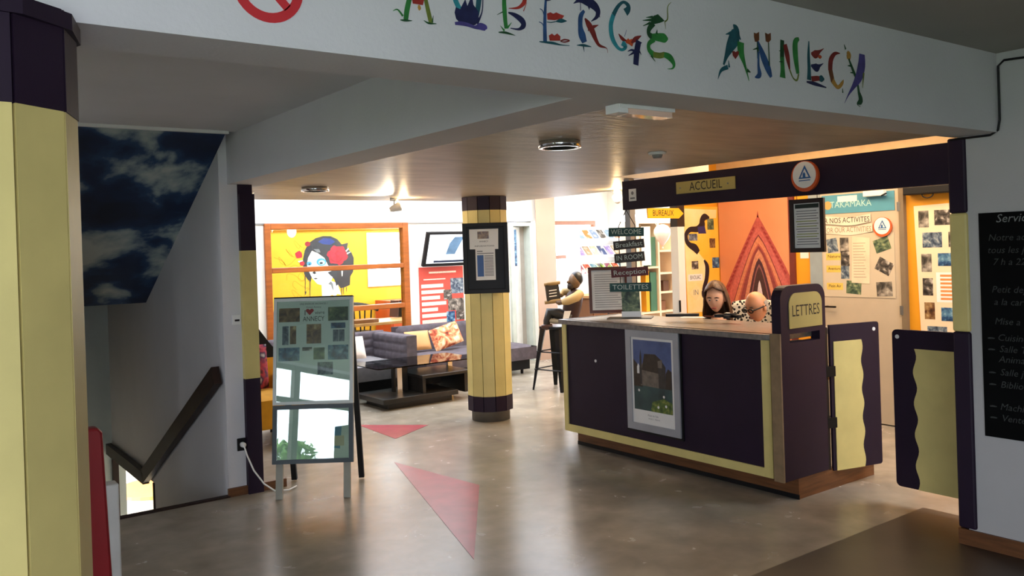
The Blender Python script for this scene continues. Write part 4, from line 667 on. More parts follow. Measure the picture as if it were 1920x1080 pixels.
# ================================================================== people behind the counter
SKIN = {}
def skinmesh(verts, edges, rad, root, T_):
    me = bpy.data.meshes.new('tmp'); me.from_pydata(verts, edges, []); o = bpy.data.objects.new('tmp', me); C.objects.link(o)
    m = o.modifiers.new('s', 'SKIN'); m.use_smooth_shade = True
    s2 = o.modifiers.new('d', 'SUBSURF'); s2.levels = 1
    for i, r in enumerate(rad): me.skin_vertices[0].data[i].radius = (r, r) if not isinstance(r, tuple) else r
    for d in me.skin_vertices[0].data: d.use_root = False
    me.skin_vertices[0].data[root].use_root = True
    bpy.context.view_layer.update()
    ev = bpy.data.meshes.new_from_object(o.evaluated_get(bpy.context.evaluated_depsgraph_get()))
    vs = [T_(v.co) for v in ev.vertices]; fs = [tuple(p.vertices) for p in ev.polygons]; loc = [v.co.copy() for v in ev.vertices]
    bpy.data.objects.remove(o); bpy.data.meshes.remove(me); bpy.data.meshes.remove(ev)
    return vs, fs, loc
def person(x, y, face, headface, pitch, dz, label, skin, shirt, lips, female):
    fa = Vector((face[0], face[1], 0)).normalized(); la = Vector((-fa.y, fa.x, 0))
    T_ = lambda p: Vector((x, y, 0)) + fa * p[0] + la * p[1] + Vector((0, 0, p[2] + (dz if p[2] > 0.6 else dz * max(0, p[2] - 0.45) / 0.15)))
    sw_ = 0.17 if female else 0.195
    V = [(0, 0, .55), (0, 0, .72), (.01, 0, .90), (.02, 0, 1.01), (.03, 0, 1.10)]; Ed = [(0, 1), (1, 2), (2, 3), (3, 4)]; Rd = [(.14, .15), (.115, .13), (.115, .15), (.075, .12), .05]
    for s in (-1, 1):
        k = len(V); V += [(.0, s * sw_, .965), (.13, s * (sw_ + .05), .76), (.36, s * .15, .775), (.42, s * .14, .78)]; Ed += [(2, k), (k, k + 1), (k + 1, k + 2), (k + 2, k + 3)]; Rd += [.062, .045, .03, (.035, .02)]
        for j in range(5):
            b = len(V); dy = (j - 2) * 0.019
            if j == 4: V += [(.40, s * (.14 - .05), .775), (.435, s * (.14 - .075), .765)]; Ed += [(k + 2, b), (b, b + 1)]
            else: V += [(.46, s * (.15 + dy * -1), .782), (.505 - abs(j - 1.5) * .012, s * (.15 - dy), .765)]; Ed += [(k + 3, b), (b, b + 1)]
            Rd += [.010, .008]
        k = len(V); V += [(.04, s * .095, .52), (.44, s * .11, .53), (.42, s * .11, .09), (.56, s * .12, .045)]; Ed += [(0, k), (k, k + 1), (k + 1, k + 2), (k + 2, k + 3)]; Rd += [.095, .07, .045, .035]
    vs, fs, loc = skinmesh(V, Ed, Rd, 0, T_)
    mb = MB(); k0 = 0; mb.v = list(vs)
    for f_ in fs:
        c = sum((loc[i] for i in f_), Vector()) / len(f_)
        mi = 0 if (c.z > 1.03 or c.x > .33 and c.z > .7) else (5 if c.z < .56 else 1)
        mb.f.append(list(f_)); mb.m.append(mi); mb.sm.append(True)
    hd_ = Vector((headface[0], headface[1], 0)).normalized(); hl = Vector((-hd_.y, hd_.x, 0)); cpi = radians(pitch)
    fx_ = hd_ * cos(cpi) - Vector((0, 0, 1)) * sin(cpi); uz = hd_ * sin(cpi) + Vector((0, 0, 1)) * cos(cpi)
    hc = T_((.055, 0, 1.225)); H = lambda a, b, c: hc + fx_ * a + hl * b + uz * c
    def shape(p):
        q = p.copy()
        if q.z < 0: q.y *= 1 - 0.38 * (-q.z) ** 1.4; q.x = q.x * (1 - 0.12 * (-q.z)) + 0.10 * (-q.z)
        if q.x > 0.3: q.x = 0.3 + (q.x - 0.3) * 0.86
        if q.x > 0.4 and 0.0 < q.z < 0.22 and 0.2 < abs(q.y) < 0.6: q.x -= 0.06
        if q.x > 0.5 and abs(q.y) < 0.16 and -0.36 < q.z < 0.12: q.x += 0.14 * (0.12 - q.z) / 0.48
        if q.z > 0.5 and q.x > 0: q.x *= 0.94
        return q
    tmp = MB().ball((0, 0, 0), .102, .078, .122, 32, 24, 0, shape); mb.add([H(v.x, v.y, v.z) for v in tmp.v], tmp.f, 0, True)
    for s in (-1, 1):
        t2 = MB().ball((0, 0, 0), .018, .012, .03, 10, 8); mb.add([H(v.x - .005, v.y + s * .078, v.z - .008) for v in t2.v], t2.f, 0, True)
        t2 = MB().ball((0, 0, 0), .007, .015, .0045, 10, 6); mb.add([H(v.x + .0835, v.y + s * .031, v.z + .006) for v in t2.v], t2.f, 2, True)
        t2 = MB().ball((0, 0, 0), .004, .009, .0045, 8, 6); mb.add([H(v.x + .0885, v.y + s * .031, v.z + .005) for v in t2.v], t2.f, 3, True)
        t2 = MB().ball((0, 0, 0), .007, .024, .005, 10, 6); mb.add([H(v.x + .087, v.y + s * .033, v.z + .03 - abs(v.y) * .2) for v in t2.v], t2.f, 3, True)
    t2 = MB().ball((0, 0, 0), .010, .026, .007, 12, 6); mb.add([H(v.x + .088, v.y, v.z - .066) for v in t2.v], t2.f, 4, True)
    t = thing('person', (x, y, 0), label, 'person')
    obj('body', mb, [skin, shirt, PLASTW, pm('dark_brown_hair', '#2a1a12', 0.5), lips, pm('denim', '#26303f', 0.8)], t)
    return t, H
SK1 = pm('light_skin', '#dba988', 0.5, var=0.06, scale=20); SK2 = pm('ruddy_skin', '#d39268', 0.45, var=0.08, scale=20)
w1, H = person(5.84, 4.905, (-1, -0.15), (-0.86, -0.40), 14, 0.0, 'person with long brown hair looking down behind the counter', SK1, pm('dark_top', '#2c2628', 0.8), pm('lip_pink', '#a8564e', 0.5), True)
HAIR = pm('brown_hair', '#6a4830', 0.45, col2='#24160e', scale=70, stretch=(1, 1, 0.10))
hm = MB()
def hairfn(u, t):
    # wraps the skull from the left temple round the back to the right temple; parted on top, falling to the chest
    ang = radians(72) + u * radians(216); ca, sa = cos(ang), sin(ang)
    if t < 0.34:
        q = t / 0.34 * radians(88); rr = 1.12; v = (0.104 * rr * sin(q) * ca - 0.006, 0.082 * rr * sin(q) * sa, 0.126 * rr * cos(q) + 0.002)
    else:
        k = (t - 0.34) / 0.66; wv = 0.007 * sin(u * 40 + k * 5); v = (0.1165 * ca - 0.006 - 0.02 * k * max(0, ca) + wv, (0.094 + 0.020 * sin(min(1, k * 1.4) * pi * 0.7)) * sa + wv, 0.006 - 0.30 * k)
    return H(*v)
hm.grid(hairfn, 40, 20)
hm.grid(lambda u, t: H(*((lambda ang, q: (0.104 * 1.115 * sin(q) * cos(ang) - 0.006, 0.082 * 1.115 * sin(q) * sin(ang), 0.126 * 1.115 * cos(q) + 0.002))(radians(-73) + u * radians(146), t * radians(66 - 28 * (1 - abs(2 * u - 1)))))), 14, 8)
ho_ = obj('hair', hm, HAIR, w1)
ho_.modifiers.new('thick', 'SOLIDIFY').thickness = 0.012
w2, H = person(5.68, 4.335, (-1, 0.25), (-0.93, 0.12), 20, -0.045, 'bald person with dark glasses sitting low behind the letter box', SK2, pm('light_shirt', '#8d9296', 0.8), pm('lip_tan', '#a8664e', 0.5), False)
gm = MB()
for s in (-1, 1):
    n = 16; o_ = [(s * .034 + .027 * cos(2 * pi * k / n), .004 + .020 * sin(2 * pi * k / n)) for k in range(n)]; i_ = [(s * .034 + (a - s * .034) * .72, .004 + (b - .004) * .62) for a, b in o_]
    vs = [H(.100, a, b) for a, b in o_] + [H(.100, a, b) for a, b in i_] + [H(.106, a, b) for a, b in o_] + [H(.106, a, b) for a, b in i_]; fs = []
    for i in range(n):
        j = (i + 1) % n; fs += [(2 * n + i, 2 * n + j, 3 * n + j, 3 * n + i), (i, n + i, n + j, j), (i, j, 2 * n + j, 2 * n + i), (n + i, 3 * n + i, 3 * n + j, n + j)]
    gm.add(vs, fs); gm.tube([H(.102, s * .062, .010), H(.05, s * .082, .010), H(-.02, s * .084, .004)], .0055, 6)
gm.tube([H(.104, -.01, .008), H(.104, .01, .008)], .003, 6)
obj('glasses', gm, BLACK, w2, label='dark rimmed glasses')
fringe = MB().grid(lambda u, t: H(*((lambda a, q: (0.105 * sin(q) * cos(a), 0.0815 * sin(q) * sin(a), 0.124 * cos(q)))(radians(100) + u * radians(160), radians(72) + t * radians(38)))), 20, 6)
obj('hair', fringe, pm('grey_hair', '#9a938a', 0.6, var=0.3, scale=80), w2, label='thin grey fringe of hair')
# chairs
LEO = ramp_mat('leopard_print', ['#0f0c0a', '#0f0c0a', '#e8e2d6', '#d8cdb8'], scale=34, rough=0.8, pos=[0.0, 0.40, 0.46, 1.0], voronoi=True)
def office_chair(x, y, face, label, backm, w_, ztop):
    fa = Vector((face[0], face[1], 0)).normalized(); la = Vector((-fa.y, fa.x, 0)); t = thing('office_chair', (x, y, 0), label, 'chair')
    P = lambda a, b, c: Vector((x, y, 0)) + fa * a + la * b + Vector((0, 0, c))
    obj('seat', MB().grid(lambda u, v: P(-.22 + .46 * u, -.23 + .46 * v, .455 - .02 * (2 * u - 1) ** 2 - .02 * (2 * v - 1) ** 2), 8, 8).grid(lambda u, v: P(-.22 + .46 * u, .23 - .46 * v, .40), 2, 2), BLACK, t)
    b = MB().grid(lambda u, v: P(-.27 - .03 * v + .05 * (2 * u - 1) ** 2, (-w_ + 2 * w_ * u) * (1 - .18 * v ** 3), .60 + (ztop - .60) * v - .03 * v ** 4 * (2 * u - 1) ** 2), 12, 10)
    bo = obj('backrest', b, backm, t); bo.modifiers.new('thick', 'SOLIDIFY').thickness = 0.05
    obj('back_bar', MB().tube([P(-.1, 0, .40), P(-.30, 0, .42), P(-.33, 0, .62)], .02), BLACKM, t)
    obj('column', MB().tube([P(0, 0, .10), P(0, 0, .41)], .028), BLACKM, t)
    for k in range(5):
        a = 2 * pi * k / 5 + .3; obj('base_arm', MB().tube([P(0, 0, .10), P(.26 * cos(a), .26 * sin(a), .065)], [.025, .016]), BLACKM, t)
        obj('castor', MB().ball(P(.26 * cos(a), .26 * sin(a), .03), .025, .025, .03, 10, 8), BLACK, t)
office_chair(5.93, 4.80, (-1, -0.05), 'office chair with a leopard-print back cover behind the long haired person', LEO, 0.27, 1.19)
office_chair(5.78, 4.31, (-1, 0.25), 'black office chair under the bald person', BLACK, 0.20, 0.88)
# ================================================================== office wall behind the counter (faces -X, a = -y)
ow = face_x(7.28)
tp = thing('mural_panel', (7.27, 5.62, 0.5), 'tall orange wall panel printed with a red pointed temple arch', 'wall panel')
obj('panel', MB().fbox(ow, -6.07, -5.19, 0.5, 2.16, 0, 0.02), ramp_mat('orange_print', ['#cf7a50', '#da8a60', '#de9468'], 1.2, 4, rough=0.5), tp)
obj('edge_strip', MB().fbox(ow, -5.19, -5.13, 0.5, 2.16, 0, 0.028), pm('maroon_strip', '#6b2a22', 0.5), tp)
def arch(za, W, pw, zs=0.72):
    """ogee outline with its tip at za, half width W low down"""
    L = []; n = 16; H_ = za - zs
    for k in range(n + 1):
        t = k / n; L.append((W * t ** pw, za - H_ * t))
    R_ = [(-5.56 + a, b) for a, b in L]; Lf = [(-5.56 - a, b) for a, b in L]
    pts = Lf[::-1] + R_[1:]
    clip = [(max(-6.06, min(-5.195, a)), b) for a, b in pts]
    return clip
for i, (za, W, col, nm, pw) in enumerate([(1.97, .72, '#b5524c', 'band', .95), (1.86, .60, '#c2605a', 'band', .85), (1.775, .475, '#7a3036', 'band', .80), (1.755, .462, '#cf7e5e', 'band', .79), (1.68, .40, '#b3574a', 'band', .74), (1.66, .37, '#8c3c3e', 'band', .73),
                                      (1.62, .29, '#cc8468', 'band', .70), (1.53, .225, '#472433', 'band', .66), (1.47, .185, '#8c5558', 'band', .66), (1.44, .17, '#45292c', 'band', .66), (1.30, .085, '#dccbd2', 'opening', .66)]):
    obj('arch_' + nm, MB().poly(ow, arch(za, W, pw), 0.0205 + i * 0.0004, 0), pm('arch_%d' % i, col, 0.5, var=0.22, scale=38, stretch=(1, 1, 1)), tp)
for s in (-1, 1):
    m = MB()
    for k in range(22):
        t = 0.10 + k * 0.04; a = .70 * t ** .95; z = 1.95 - 1.23 * t
        if abs(s * a) < 0.46 and not (s > 0 and a > 0.34): m.poly(ow, [(-5.56 + s * a, z), (-5.56 + s * (a - .03), z + .028), (-5.56 + s * (a - .042), z + .012), (-5.56 + s * (a - .012), z - .016)], 0.0260, 0)
    obj('carved_scales', m, pm('scale_red', '#9c3236', 0.5), tp)
obj('spire', MB().poly(ow, [(-5.572, 1.95), (-5.548, 1.95), (-5.56, 2.02)], 0.0205, 0), pm('scale_red', '#9c3236', 0.5), tp)
struct('trim_8', MB().fbox(ow, -4.955, -4.815, 0, 2.3, 0, 0.03), pm('blue_grey_jamb', '#8e9aa0', 0.5), label='blue grey door jamb behind the hanging notice')
obj('paper_note', MB().fbox(ow, -5.08, -4.985, 1.52, 1.61, 0.001, 0.003), PAPER, label='small paper note on the yellow wall under the hanging frame', cat='note')
d3 = struct('door_3', MB().fbox(ow, -4.815, -4.03, 0.012, 2.16, 0, 0.035), pm('beige_door', '#b9ab96', 0.5, var=0.05), label='beige office door covered with activity posters')
obj('door_edge', MB().fbox(ow, -4.03, -3.985, 0, 2.2, 0, 0.05), pm('door_frame_brown', '#7a6a54', 0.5), d3)
for z in (1.97, 1.05): obj('hinge', MB().fbox(ow, -4.045, -4.015, z - .04, z + .04, 0.036, 0.052), GREYM, d3)
obj('door_handle', MB().tube([ow.P(-4.77, 1.06, 0.035), ow.P(-4.77, 1.06, 0.075), ow.P(-4.66, 1.06, 0.078)], 0.009), BLACKM, d3)
struct('trim_9', MB().fbox(ow, -6.06, -0.95, 0, 0.03, 0.0, 0.012), BLACK)
dv_ = 0.036
ab = thing('poster_board', ow.P(-4.45, 1.15, 0.036), 'activity poster with photos fixed to the beige door', 'poster')
obj('board', MB().fbox(ow, -4.80, -4.085, 1.155, 1.745, dv_, dv_ + 0.004), pm('poster_beige', '#c2b59f', 0.5, var=0.04), ab)
for i, (a, b, w_, h_, an) in enumerate([(-4.70, 1.64, .11, .13, 8), (-4.575, 1.645, .09, .13, 0), (-4.57, 1.515, .09, .14, 0), (-4.575, 1.385, .085, .12, 0), (-4.49, 1.245, .15, .12, -4), (-4.20, 1.635, .15, .12, 18), (-4.185, 1.44, .15, .12, -28), (-4.19, 1.235, .15, .13, 3)]):
    fr2 = Fr(ow.P(a, b, dv_ + 0.0045), ow.u * cos(radians(an)) + ow.v * sin(radians(an)), ow.v * cos(radians(an)) - ow.u * sin(radians(an)))
    obj('photo', MB().fbox(fr2, -w_ / 2, w_ / 2, -h_ / 2, h_ / 2, 0, 0.001), photo([2, 0, 5, 2, 1, 1, 5, 0][i]), ab)
shp = obj('price_sheet', MB().poly(ow, [(-4.51, 1.29), (-4.33, 1.28), (-4.315, 1.70), (-4.49, 1.72)], dv_ + 0.006, 0.001), pm('cream_paper', '#ddcbb0', 0.6), ab)
g = MB()
for k in range(13): g.fbox(ow, -4.485, -4.36 - .01 * (k % 3), 1.34 + k * .026, 1.345 + k * .026, dv_ + 0.0072, dv_ + 0.0076)
obj('print_lines', g, pm('pale_print', '#a08c78', 0.6), shp)
YL = pm('yellow_label', '#d8b858', 0.6)
for b, tx in ((1.535, 'Nature'), (1.42, 'Aventure'), (1.255, 'Plein Air')):
    l_ = obj('label_strip', MB().fbox(ow, -4.77, -4.60, b - .035, b + .03, dv_ + 0.0045, dv_ + 0.005), YL, ab); text('lettering', tx, ow, -4.685, b, 0.04, INK, l_, d=dv_ + 0.0056, width=.13)
wv = thing('word_strips', ow.P(-4.5, 1.73, 0.036), 'two wavy cut-out paper lines of writing on the door', 'sign')
WP = pm('white_cutout', '#d9cbb8', 0.6)
for tx, a0, a1, b, mt in (('LOUER NOS ACTIVITES', -4.93, -4.30, 1.865, INK), ('BOOK FOR OUR ACTIVITIES', -4.95, -4.285, 1.775, pm('light_brown_ink', '#8d7a66', 0.6))):
    n = 24; up_l = [(a0 + (a1 - a0) * k / n, b + .037 + .014 * sin(k / n * 7) + .012 * k / n) for k in range(n + 1)]; dn = [(a, z - .075) for a, z in up_l]
    s_ = obj('strip', MB().poly(ow, dn + up_l[::-1], dv_ + 0.0075, 0.001), WP, wv)
    text('lettering', tx, ow, (a0 + a1) / 2, b + .006, 0.07, mt, s_, d=dv_ + 0.0092, width=(a1 - a0) * .96)
hostel_logo(ow, -4.185, 1.795, 0.088, dv_, None, name='round_emblem', label='round white and orange emblem on the beige door', cat='emblem')
tk = thing('banner', ow.P(-4.43, 1.94, 0.036), 'blue banner at the top of the beige door', 'banner')
obj('banner_sheet', MB().fbox(ow, -4.80, -4.07, 1.94, 2.115, dv_, dv_ + 0.004), pm('banner_blue', '#4d8fa6', 0.5, var=0.08), tk)
text('lettering', 'TAKAMAKA', ow, -4.50, 2.02, 0.085, pm('pale_cyan', '#a9d0cc', 0.5), tk, d=dv_ + 0.0046, width=0.42)
obj('emblem_print', MB().disc(ow, -4.735, 2.02, 0.04, dv_ + 0.0045, 0.0006), pm('banner_gold', '#c89a5a', 0.5), tk)
obj('note', MB().fbox(ow, -4.63, -4.43, 2.045, 2.10, dv_ + 0.005, dv_ + 0.006), PAPER, tk)
dc = thing('door_closer', ow.P(-4.22, 2.07, 0.05), 'white door closer at the top of the beige door', 'door closer')
obj('body', MB().fbox(ow, -4.34, -4.14, 2.075, 2.125, dv_ + 0.004, dv_ + 0.06), PLASTW, dc, bevel=0.006); obj('arm', MB().tube([ow.P(-4.16, 2.075, .09), ow.P(-4.10, 2.09, .12)], .008), BLACKM, dc)
pb = thing('photo_board', ow.P(-3.6, 0.75, 0.005), 'cream board of outdoor photos on the yellow wall by the tall post', 'photo board')
pbf = Fr(ow.P(-3.912, 0.75), ow.u * cos(0.03) + ow.v * -0.0, ow.v)
obj('board', MB().poly(ow, [(-3.88, 0.75), (-3.20, 0.75), (-3.20, 1.985), (-3.915, 1.965)], 0.001, 0.006), pm('cream_card', '#e3cfae', 0.6, var=0.04), pb)
for i, (a0, a1, b0, b1) in enumerate([(-3.875, -3.785, 1.775, 1.92), (-3.735, -3.60, 1.79, 1.92), (-3.845, -3.675, 1.60, 1.73), (-3.86, -3.77, 1.39, 1.545), (-3.715, -3.56, 1.44, 1.55), (-3.855, -3.765, 1.185, 1.335), (-3.845, -3.755, .98, 1.125), (-3.70, -3.56, .97, 1.085), (-3.825, -3.655, .805, .92),
                                      (-3.57, -3.42, 1.79, 1.92), (-3.62, -3.48, 1.60, 1.73)]):
    obj('photo', MB().fbox(ow, a0, a1, b0, b1, 0.0072, 0.0082), photo([0, 5, 2, 0, 4, 5, 3, 4, 2, 1, 0][i]), pb)
ot = obj('list_sheet', MB().fbox(ow, -3.735, -3.50, 1.13, 1.385, 0.0072, 0.008), PAPER, pb); g = MB()
for k in range(7): g.fbox(ow, -3.70, -3.53, 1.15 + k * .033, 1.168 + k * .033, 0.0082, 0.0086)
obj('print_lines', g, pm('orange_print_line', '#d98a4a', 0.6), ot)
bd = thing('wall_speaker', ow.P(-3.72, 2.055, 0.0), 'flat black box at the top of the yellow wall near the tall post', 'speaker')
obj('case', MB().fbox(ow, -3.95, -3.45, 2.06, 2.13, 0, 0.12), BLACK, bd, bevel=0.01); obj('cable_loop', MB().tube([ow.P(-3.74 + .05 * cos(a), 2.06 + .035 * sin(a), .1) for a in [pi + pi * k / 8 for k in range(9)]], .005, 6), BLACK, bd)
# yellow end wall with the painted snake (faces -Y, a = x)
sy = face_y(6.1)
yb = thing('painted_board', (7.0, 6.09, 0.7), 'yellow board with a black painted snake and pinned snapshots', 'painted board')
obj('board', MB().fbox(sy, 6.74, 7.27, 0.7, 2.09, 0, 0.012), ramp_mat('yellow_board', ['#e8a423', '#f0b83a', '#f3ce72'], 2.0, 6, rough=0.5), yb)
def sx(X, Y, w_): return (6.73 + ((X / 4.908 + 1260) - 1280) * .00843, 2.06 - ((Y / 4.908 + 370) - 392) * .00554, w_ * .0028)
obj('cream_area', MB().poly(sy, [sx(*q, 0)[:2] for q in [(95, 100), (400, 110), (395, 190), (330, 190), (290, 178), (262, 262), (150, 296), (115, 340), (118, 400), (145, 440), (220, 512), (280, 590), (296, 650), (288, 760), (262, 850), (265, 915), (300, 1070), (110, 1070)]], 0.0122, 0), ramp_mat('cream_paint', ['#e9c46a', '#f0d898', '#f4e4b8'], 4, 2), yb)
sn = MB().ribbon(sy, [sx(*q) for q in [(330, 190, 10), (290, 178, 26), (265, 205, 26), (258, 262, 34), (215, 292, 24), (150, 296, 20), (115, 340, 20), (118, 400, 20), (145, 440, 22), (190, 468, 30), (220, 512, 22)]], 0.0125, 0)
sn.ribbon(sy, [sx(*q) for q in [(270, 585, 8), (296, 650, 22), (288, 760, 22), (262, 850, 20), (265, 915, 30), (308, 958, 8)]], 0.0126, 0)
sn.poly(sy, [sx(*q)[:2] for q in [(220, 270, 0), (285, 262, 0), (298, 335, 0), (225, 335, 0)]], 0.0127, 0, 1)
obj('snake', sn, [pm('snake_black', '#1d1820', 0.5), pm('snake_navy', '#2a2c62', 0.5)], yb)
for i, (X0, X1, Y0, Y1) in enumerate([(310, 370, 195, 300), (135, 215, 335, 400), (325, 378, 382, 472), (345, 410, 565, 665), (155, 215, 590, 665)]):
    p0 = sx(X0, Y1, 0); p1 = sx(X1, Y0, 0)
    obj('snapshot', MB().fbox(sy, p0[0], p1[0], p0[1], p1[1], 0.0125, 0.0135), photo(i + 1), yb)
n1 = obj('paper_strip', MB().fbox(sy, sx(120, 0, 0)[0], sx(250, 0, 0)[0], sx(0, 775, 0)[1], sx(0, 712, 0)[1], 0.0125, 0.0135), PAPER, yb); text('lettering', 'BIVOUAC', sy, sx(185, 0, 0)[0], sx(0, 744, 0)[1], .06, INK, n1, d=.0142, width=.16)
n1 = obj('paper_diamond', MB().poly(sy, [sx(*q)[:2] for q in [(190, 815, 0), (245, 865, 0), (185, 955, 0), (125, 885, 0)]], 0.0125, 0.001), pm('cream_note', '#ecd9a0', 0.6), yb); text('lettering', 'IN', sy, sx(186, 0, 0)[0], sx(0, 885, 0)[1], .08, GREYINK, n1, d=.0142)
bp_ = thing('partition_post', (6.67, 6.11, 0), 'bright white post with a dark top beside the painted yellow board', 'post')
obj('white_panel', MB().box(6.60, 6.70, 6.06, 6.16, 0, 1.88), PLASTW, bp_); obj('dark_top', MB().box(6.60, 6.71, 6.06, 6.16, 1.88, 2.8), pm('dark_brown', '#33261c', 0.5), bp_); obj('pull_handle', MB().box(6.585, 6.60, 6.045, 6.06, 1.0, 1.12), BLACK, bp_)
ar = thing('arrow_sign', (6.45, 6.04, 1.97), 'yellow arrow sign reading bureaux', 'sign')
af = face_y(6.05)
obj('board', MB().poly(af, [(6.15, 1.965), (6.60, 1.965), (6.67, 2.015), (6.60, 2.07), (6.15, 2.07)], 0, 0.015), pm('sign_yellow', '#efb528', 0.5, var=0.06), ar)
text('lettering', 'BUREAUX', af, 6.37, 2.018, .085, INK, ar, d=.0158, width=.30)
# shelf unit and brochure rack at the back of the office
su = thing('shelf_unit', (7.78, 7.62, 0), 'white shelf unit with folders behind the office partition', 'shelf')
WS = pm('white_shelf', '#e6d3ba', 0.5, var=0.04)
for x0, x1 in ((7.44, 7.48), (7.80, 7.83), (8.07, 8.11)): obj('upright', MB().box(x0, x1, 7.5, 7.78, 0, 2.0), WS, su)
for z in (.05, .45, .86, 1.10, 1.34, 1.62, 1.98):
    obj('shelf_board', MB().box(7.83, 8.07, 7.5, 7.78, z - .012, z + .012), WS, su)
for z in (.05, .45, .86, 1.42, 1.98): obj('shelf_board', MB().box(7.48, 7.80, 7.5, 7.78, z - .012, z + .012), WS, su)
obj('back_panel', MB().box(7.44, 8.11, 7.78, 7.80, 0, 2.0), WS, su)
for x0, x1, z0, z1, c, lb_ in ((7.60, 7.66, .875, 1.38, '#e4a520', 'yellow ring binder on the white shelf unit'), (7.68, 7.79, .875, 1.36, '#3f6f58', 'green folder on the lower level of the white shelf unit'), (7.68, 7.79, 1.433, 1.80, '#48755e', 'green folder on the upper level of the white shelf unit'), (7.49, 7.57, 1.433, 1.86, '#e9e2d2', 'cream box file on the white shelf unit')):
    obj('folder', MB().box(x0, x1, 7.53, 7.76, z0, z1), pm('folder_' + c, c, 0.5), label=lb_, cat='folder', group='folders on the white shelf unit', bevel=.003)
for x0, z0, h_, c, lb_ in ((7.86, .873, .12, '#7a5236', 'small brown box in the lowest right bay of the white shelf unit'), (7.93, 1.113, .13, '#5c4030', 'dark box in the middle right bay of the white shelf unit')):
    obj('box', MB().box(x0, x0 + .1, 7.55, 7.70, z0, z0 + h_), pm('box_' + c, c, 0.6), label=lb_, cat='box', bevel=.004)
obj('notice_sheet', MB().box(7.50, 7.66, 7.485, 7.488, 1.45, 1.93), PAPER, label='white sheet hanging at the front of the shelf unit', cat='paper')
bl = thing('balloon', (7.74, 7.36, 1.66), 'pale pink balloon before the white shelf unit', 'balloon')
obj('skin', MB().lathe((7.74, 7.36, 1.68), [(0.004, 0), (.02, .015), (.075, .09), (.105, .16), (.10, .21), (.07, .25), (.03, .268), (0.0, .27)], 20), pm('balloon_pink', '#eed6cf', 0.3, var=0.03), bl); obj('knot', MB().lathe((7.74, 7.36, 1.655), [(.012, 0), (.004, .025)], 8), pm('balloon_pink', '#eed6cf', 0.3), bl)
obj('string', MB().tube([(7.74, 7.36, 1.66), (7.75, 7.42, 1.9), (7.76, 7.52, 2.0)], .002, 6), PLASTW, bl)
rk = thing('brochure_rack', (8.55, 9.4, 0), 'white brochure rack with tilted shelves near the bright window', 'rack')
for x in (7.98, 9.02): obj('side_panel', MB().box(x, x + .03, 9.22, 9.48, 0, 2.0), PLASTW, rk)
tiers = (1.30, 1.56, 1.80)
obj('back_panel', MB().box(7.98, 9.05, 9.48, 9.50, 0, 2.0), PLASTW, rk)
rf = {}
for z in tiers + (.95, .60):
    fr2 = Fr((8.01, 9.24, z), (1, 0, 0), (0, .16, .17)); rf[z] = fr2
    obj('tilted_shelf', MB().fbox(fr2, 0, 1.01, 0, .23, -.012, 0).fbox(fr2, 0, 1.01, -.012, 0, -.012, .03), PLASTW, rk)
bc = ['#8a4a5c', '#c26a30', '#3c4c74', '#b04a30', '#6a7c94', '#8a7ab0', '#5a8aa0', '#44403c', '#a08a6c', '#6c5a78', '#7a90a0', '#c0b49a']
k_ = 0
for ti, z in enumerate(tiers):
    for j in range(7):
        a0 = .03 + j * .14; c = bc[(ti * 5 + j * 3) % len(bc)]; pos = ('lower', 'middle', 'upper')[ti]
        obj('brochure', MB().fbox(rf[z], a0, a0 + .105, .004, .20, .001 + .001 * j, .006 + .001 * j), ramp_mat('brochure_%d' % ((ti * 5 + j * 3) % 12), [c, c, '#e6e2da'], 14, ti * 7 + j, rough=.3), label='%s brochure from the left on the %s tier of the white rack' % (('first', 'second', 'third', 'fourth', 'fifth', 'sixth', 'seventh')[j], pos), cat='brochure', group='brochures on the %s tier' % pos)
pt_ = thing('potted_plant', (7.62, 8.3, .80), 'leafy green plant behind the framed price list', 'plant')
fl_ = random.Random(3); m = MB()
for k in range(70):
    a = fl_.uniform(0, 2 * pi); l_ = fl_.uniform(.16, .36); e_ = fl_.uniform(.25, 1.2); b0 = Vector((7.62, 8.3, 1.26)); dr_ = Vector((cos(a) * cos(e_), sin(a) * cos(e_), sin(e_))); tip = b0 + dr_ * l_ - Vector((0, 0, .25 * l_ * l_ / .12 * .2)); md = b0 + dr_ * l_ * .55 + Vector((0, 0, .03)); sd_ = dr_.cross(Vector((0, 0, 1))).normalized() * .012
    m.add([b0, md + sd_, tip, md - sd_], [(0, 1, 2, 3)])
obj('leaves', m, pm('leaf_green', '#7fa63c', 0.5, var=0.3), pt_, ).__setitem__('kind', 'stuff')
obj('pot', MB().lathe((7.62, 8.3, 1.08), [(0, 0), (.08, 0), (.11, .2), (.10, .2), (.09, .17), (0, .17)], 18), pm('terracotta', '#a8553a', 0.7), pt_)
ob = thing('low_cabinet', (7.62, 8.3, 0), 'brown low cabinet under the leafy plant', 'cabinet')
obj('body', MB().box(7.2, 8.05, 8.1, 8.55, 0, 1.05), pm('cab_brown', '#7a5030', 0.5, var=0.2), ob); obj('top', MB().box(7.17, 8.08, 8.07, 8.58, 1.05, 1.08), pm('cab_top', '#b98a58', 0.4), ob)
for x in (7.22, 7.635): obj('door', MB().box(x, x + .395, 8.085, 8.10, .04, 1.03), pm('cab_brown', '#7a5030', 0.5, var=0.2), ob)

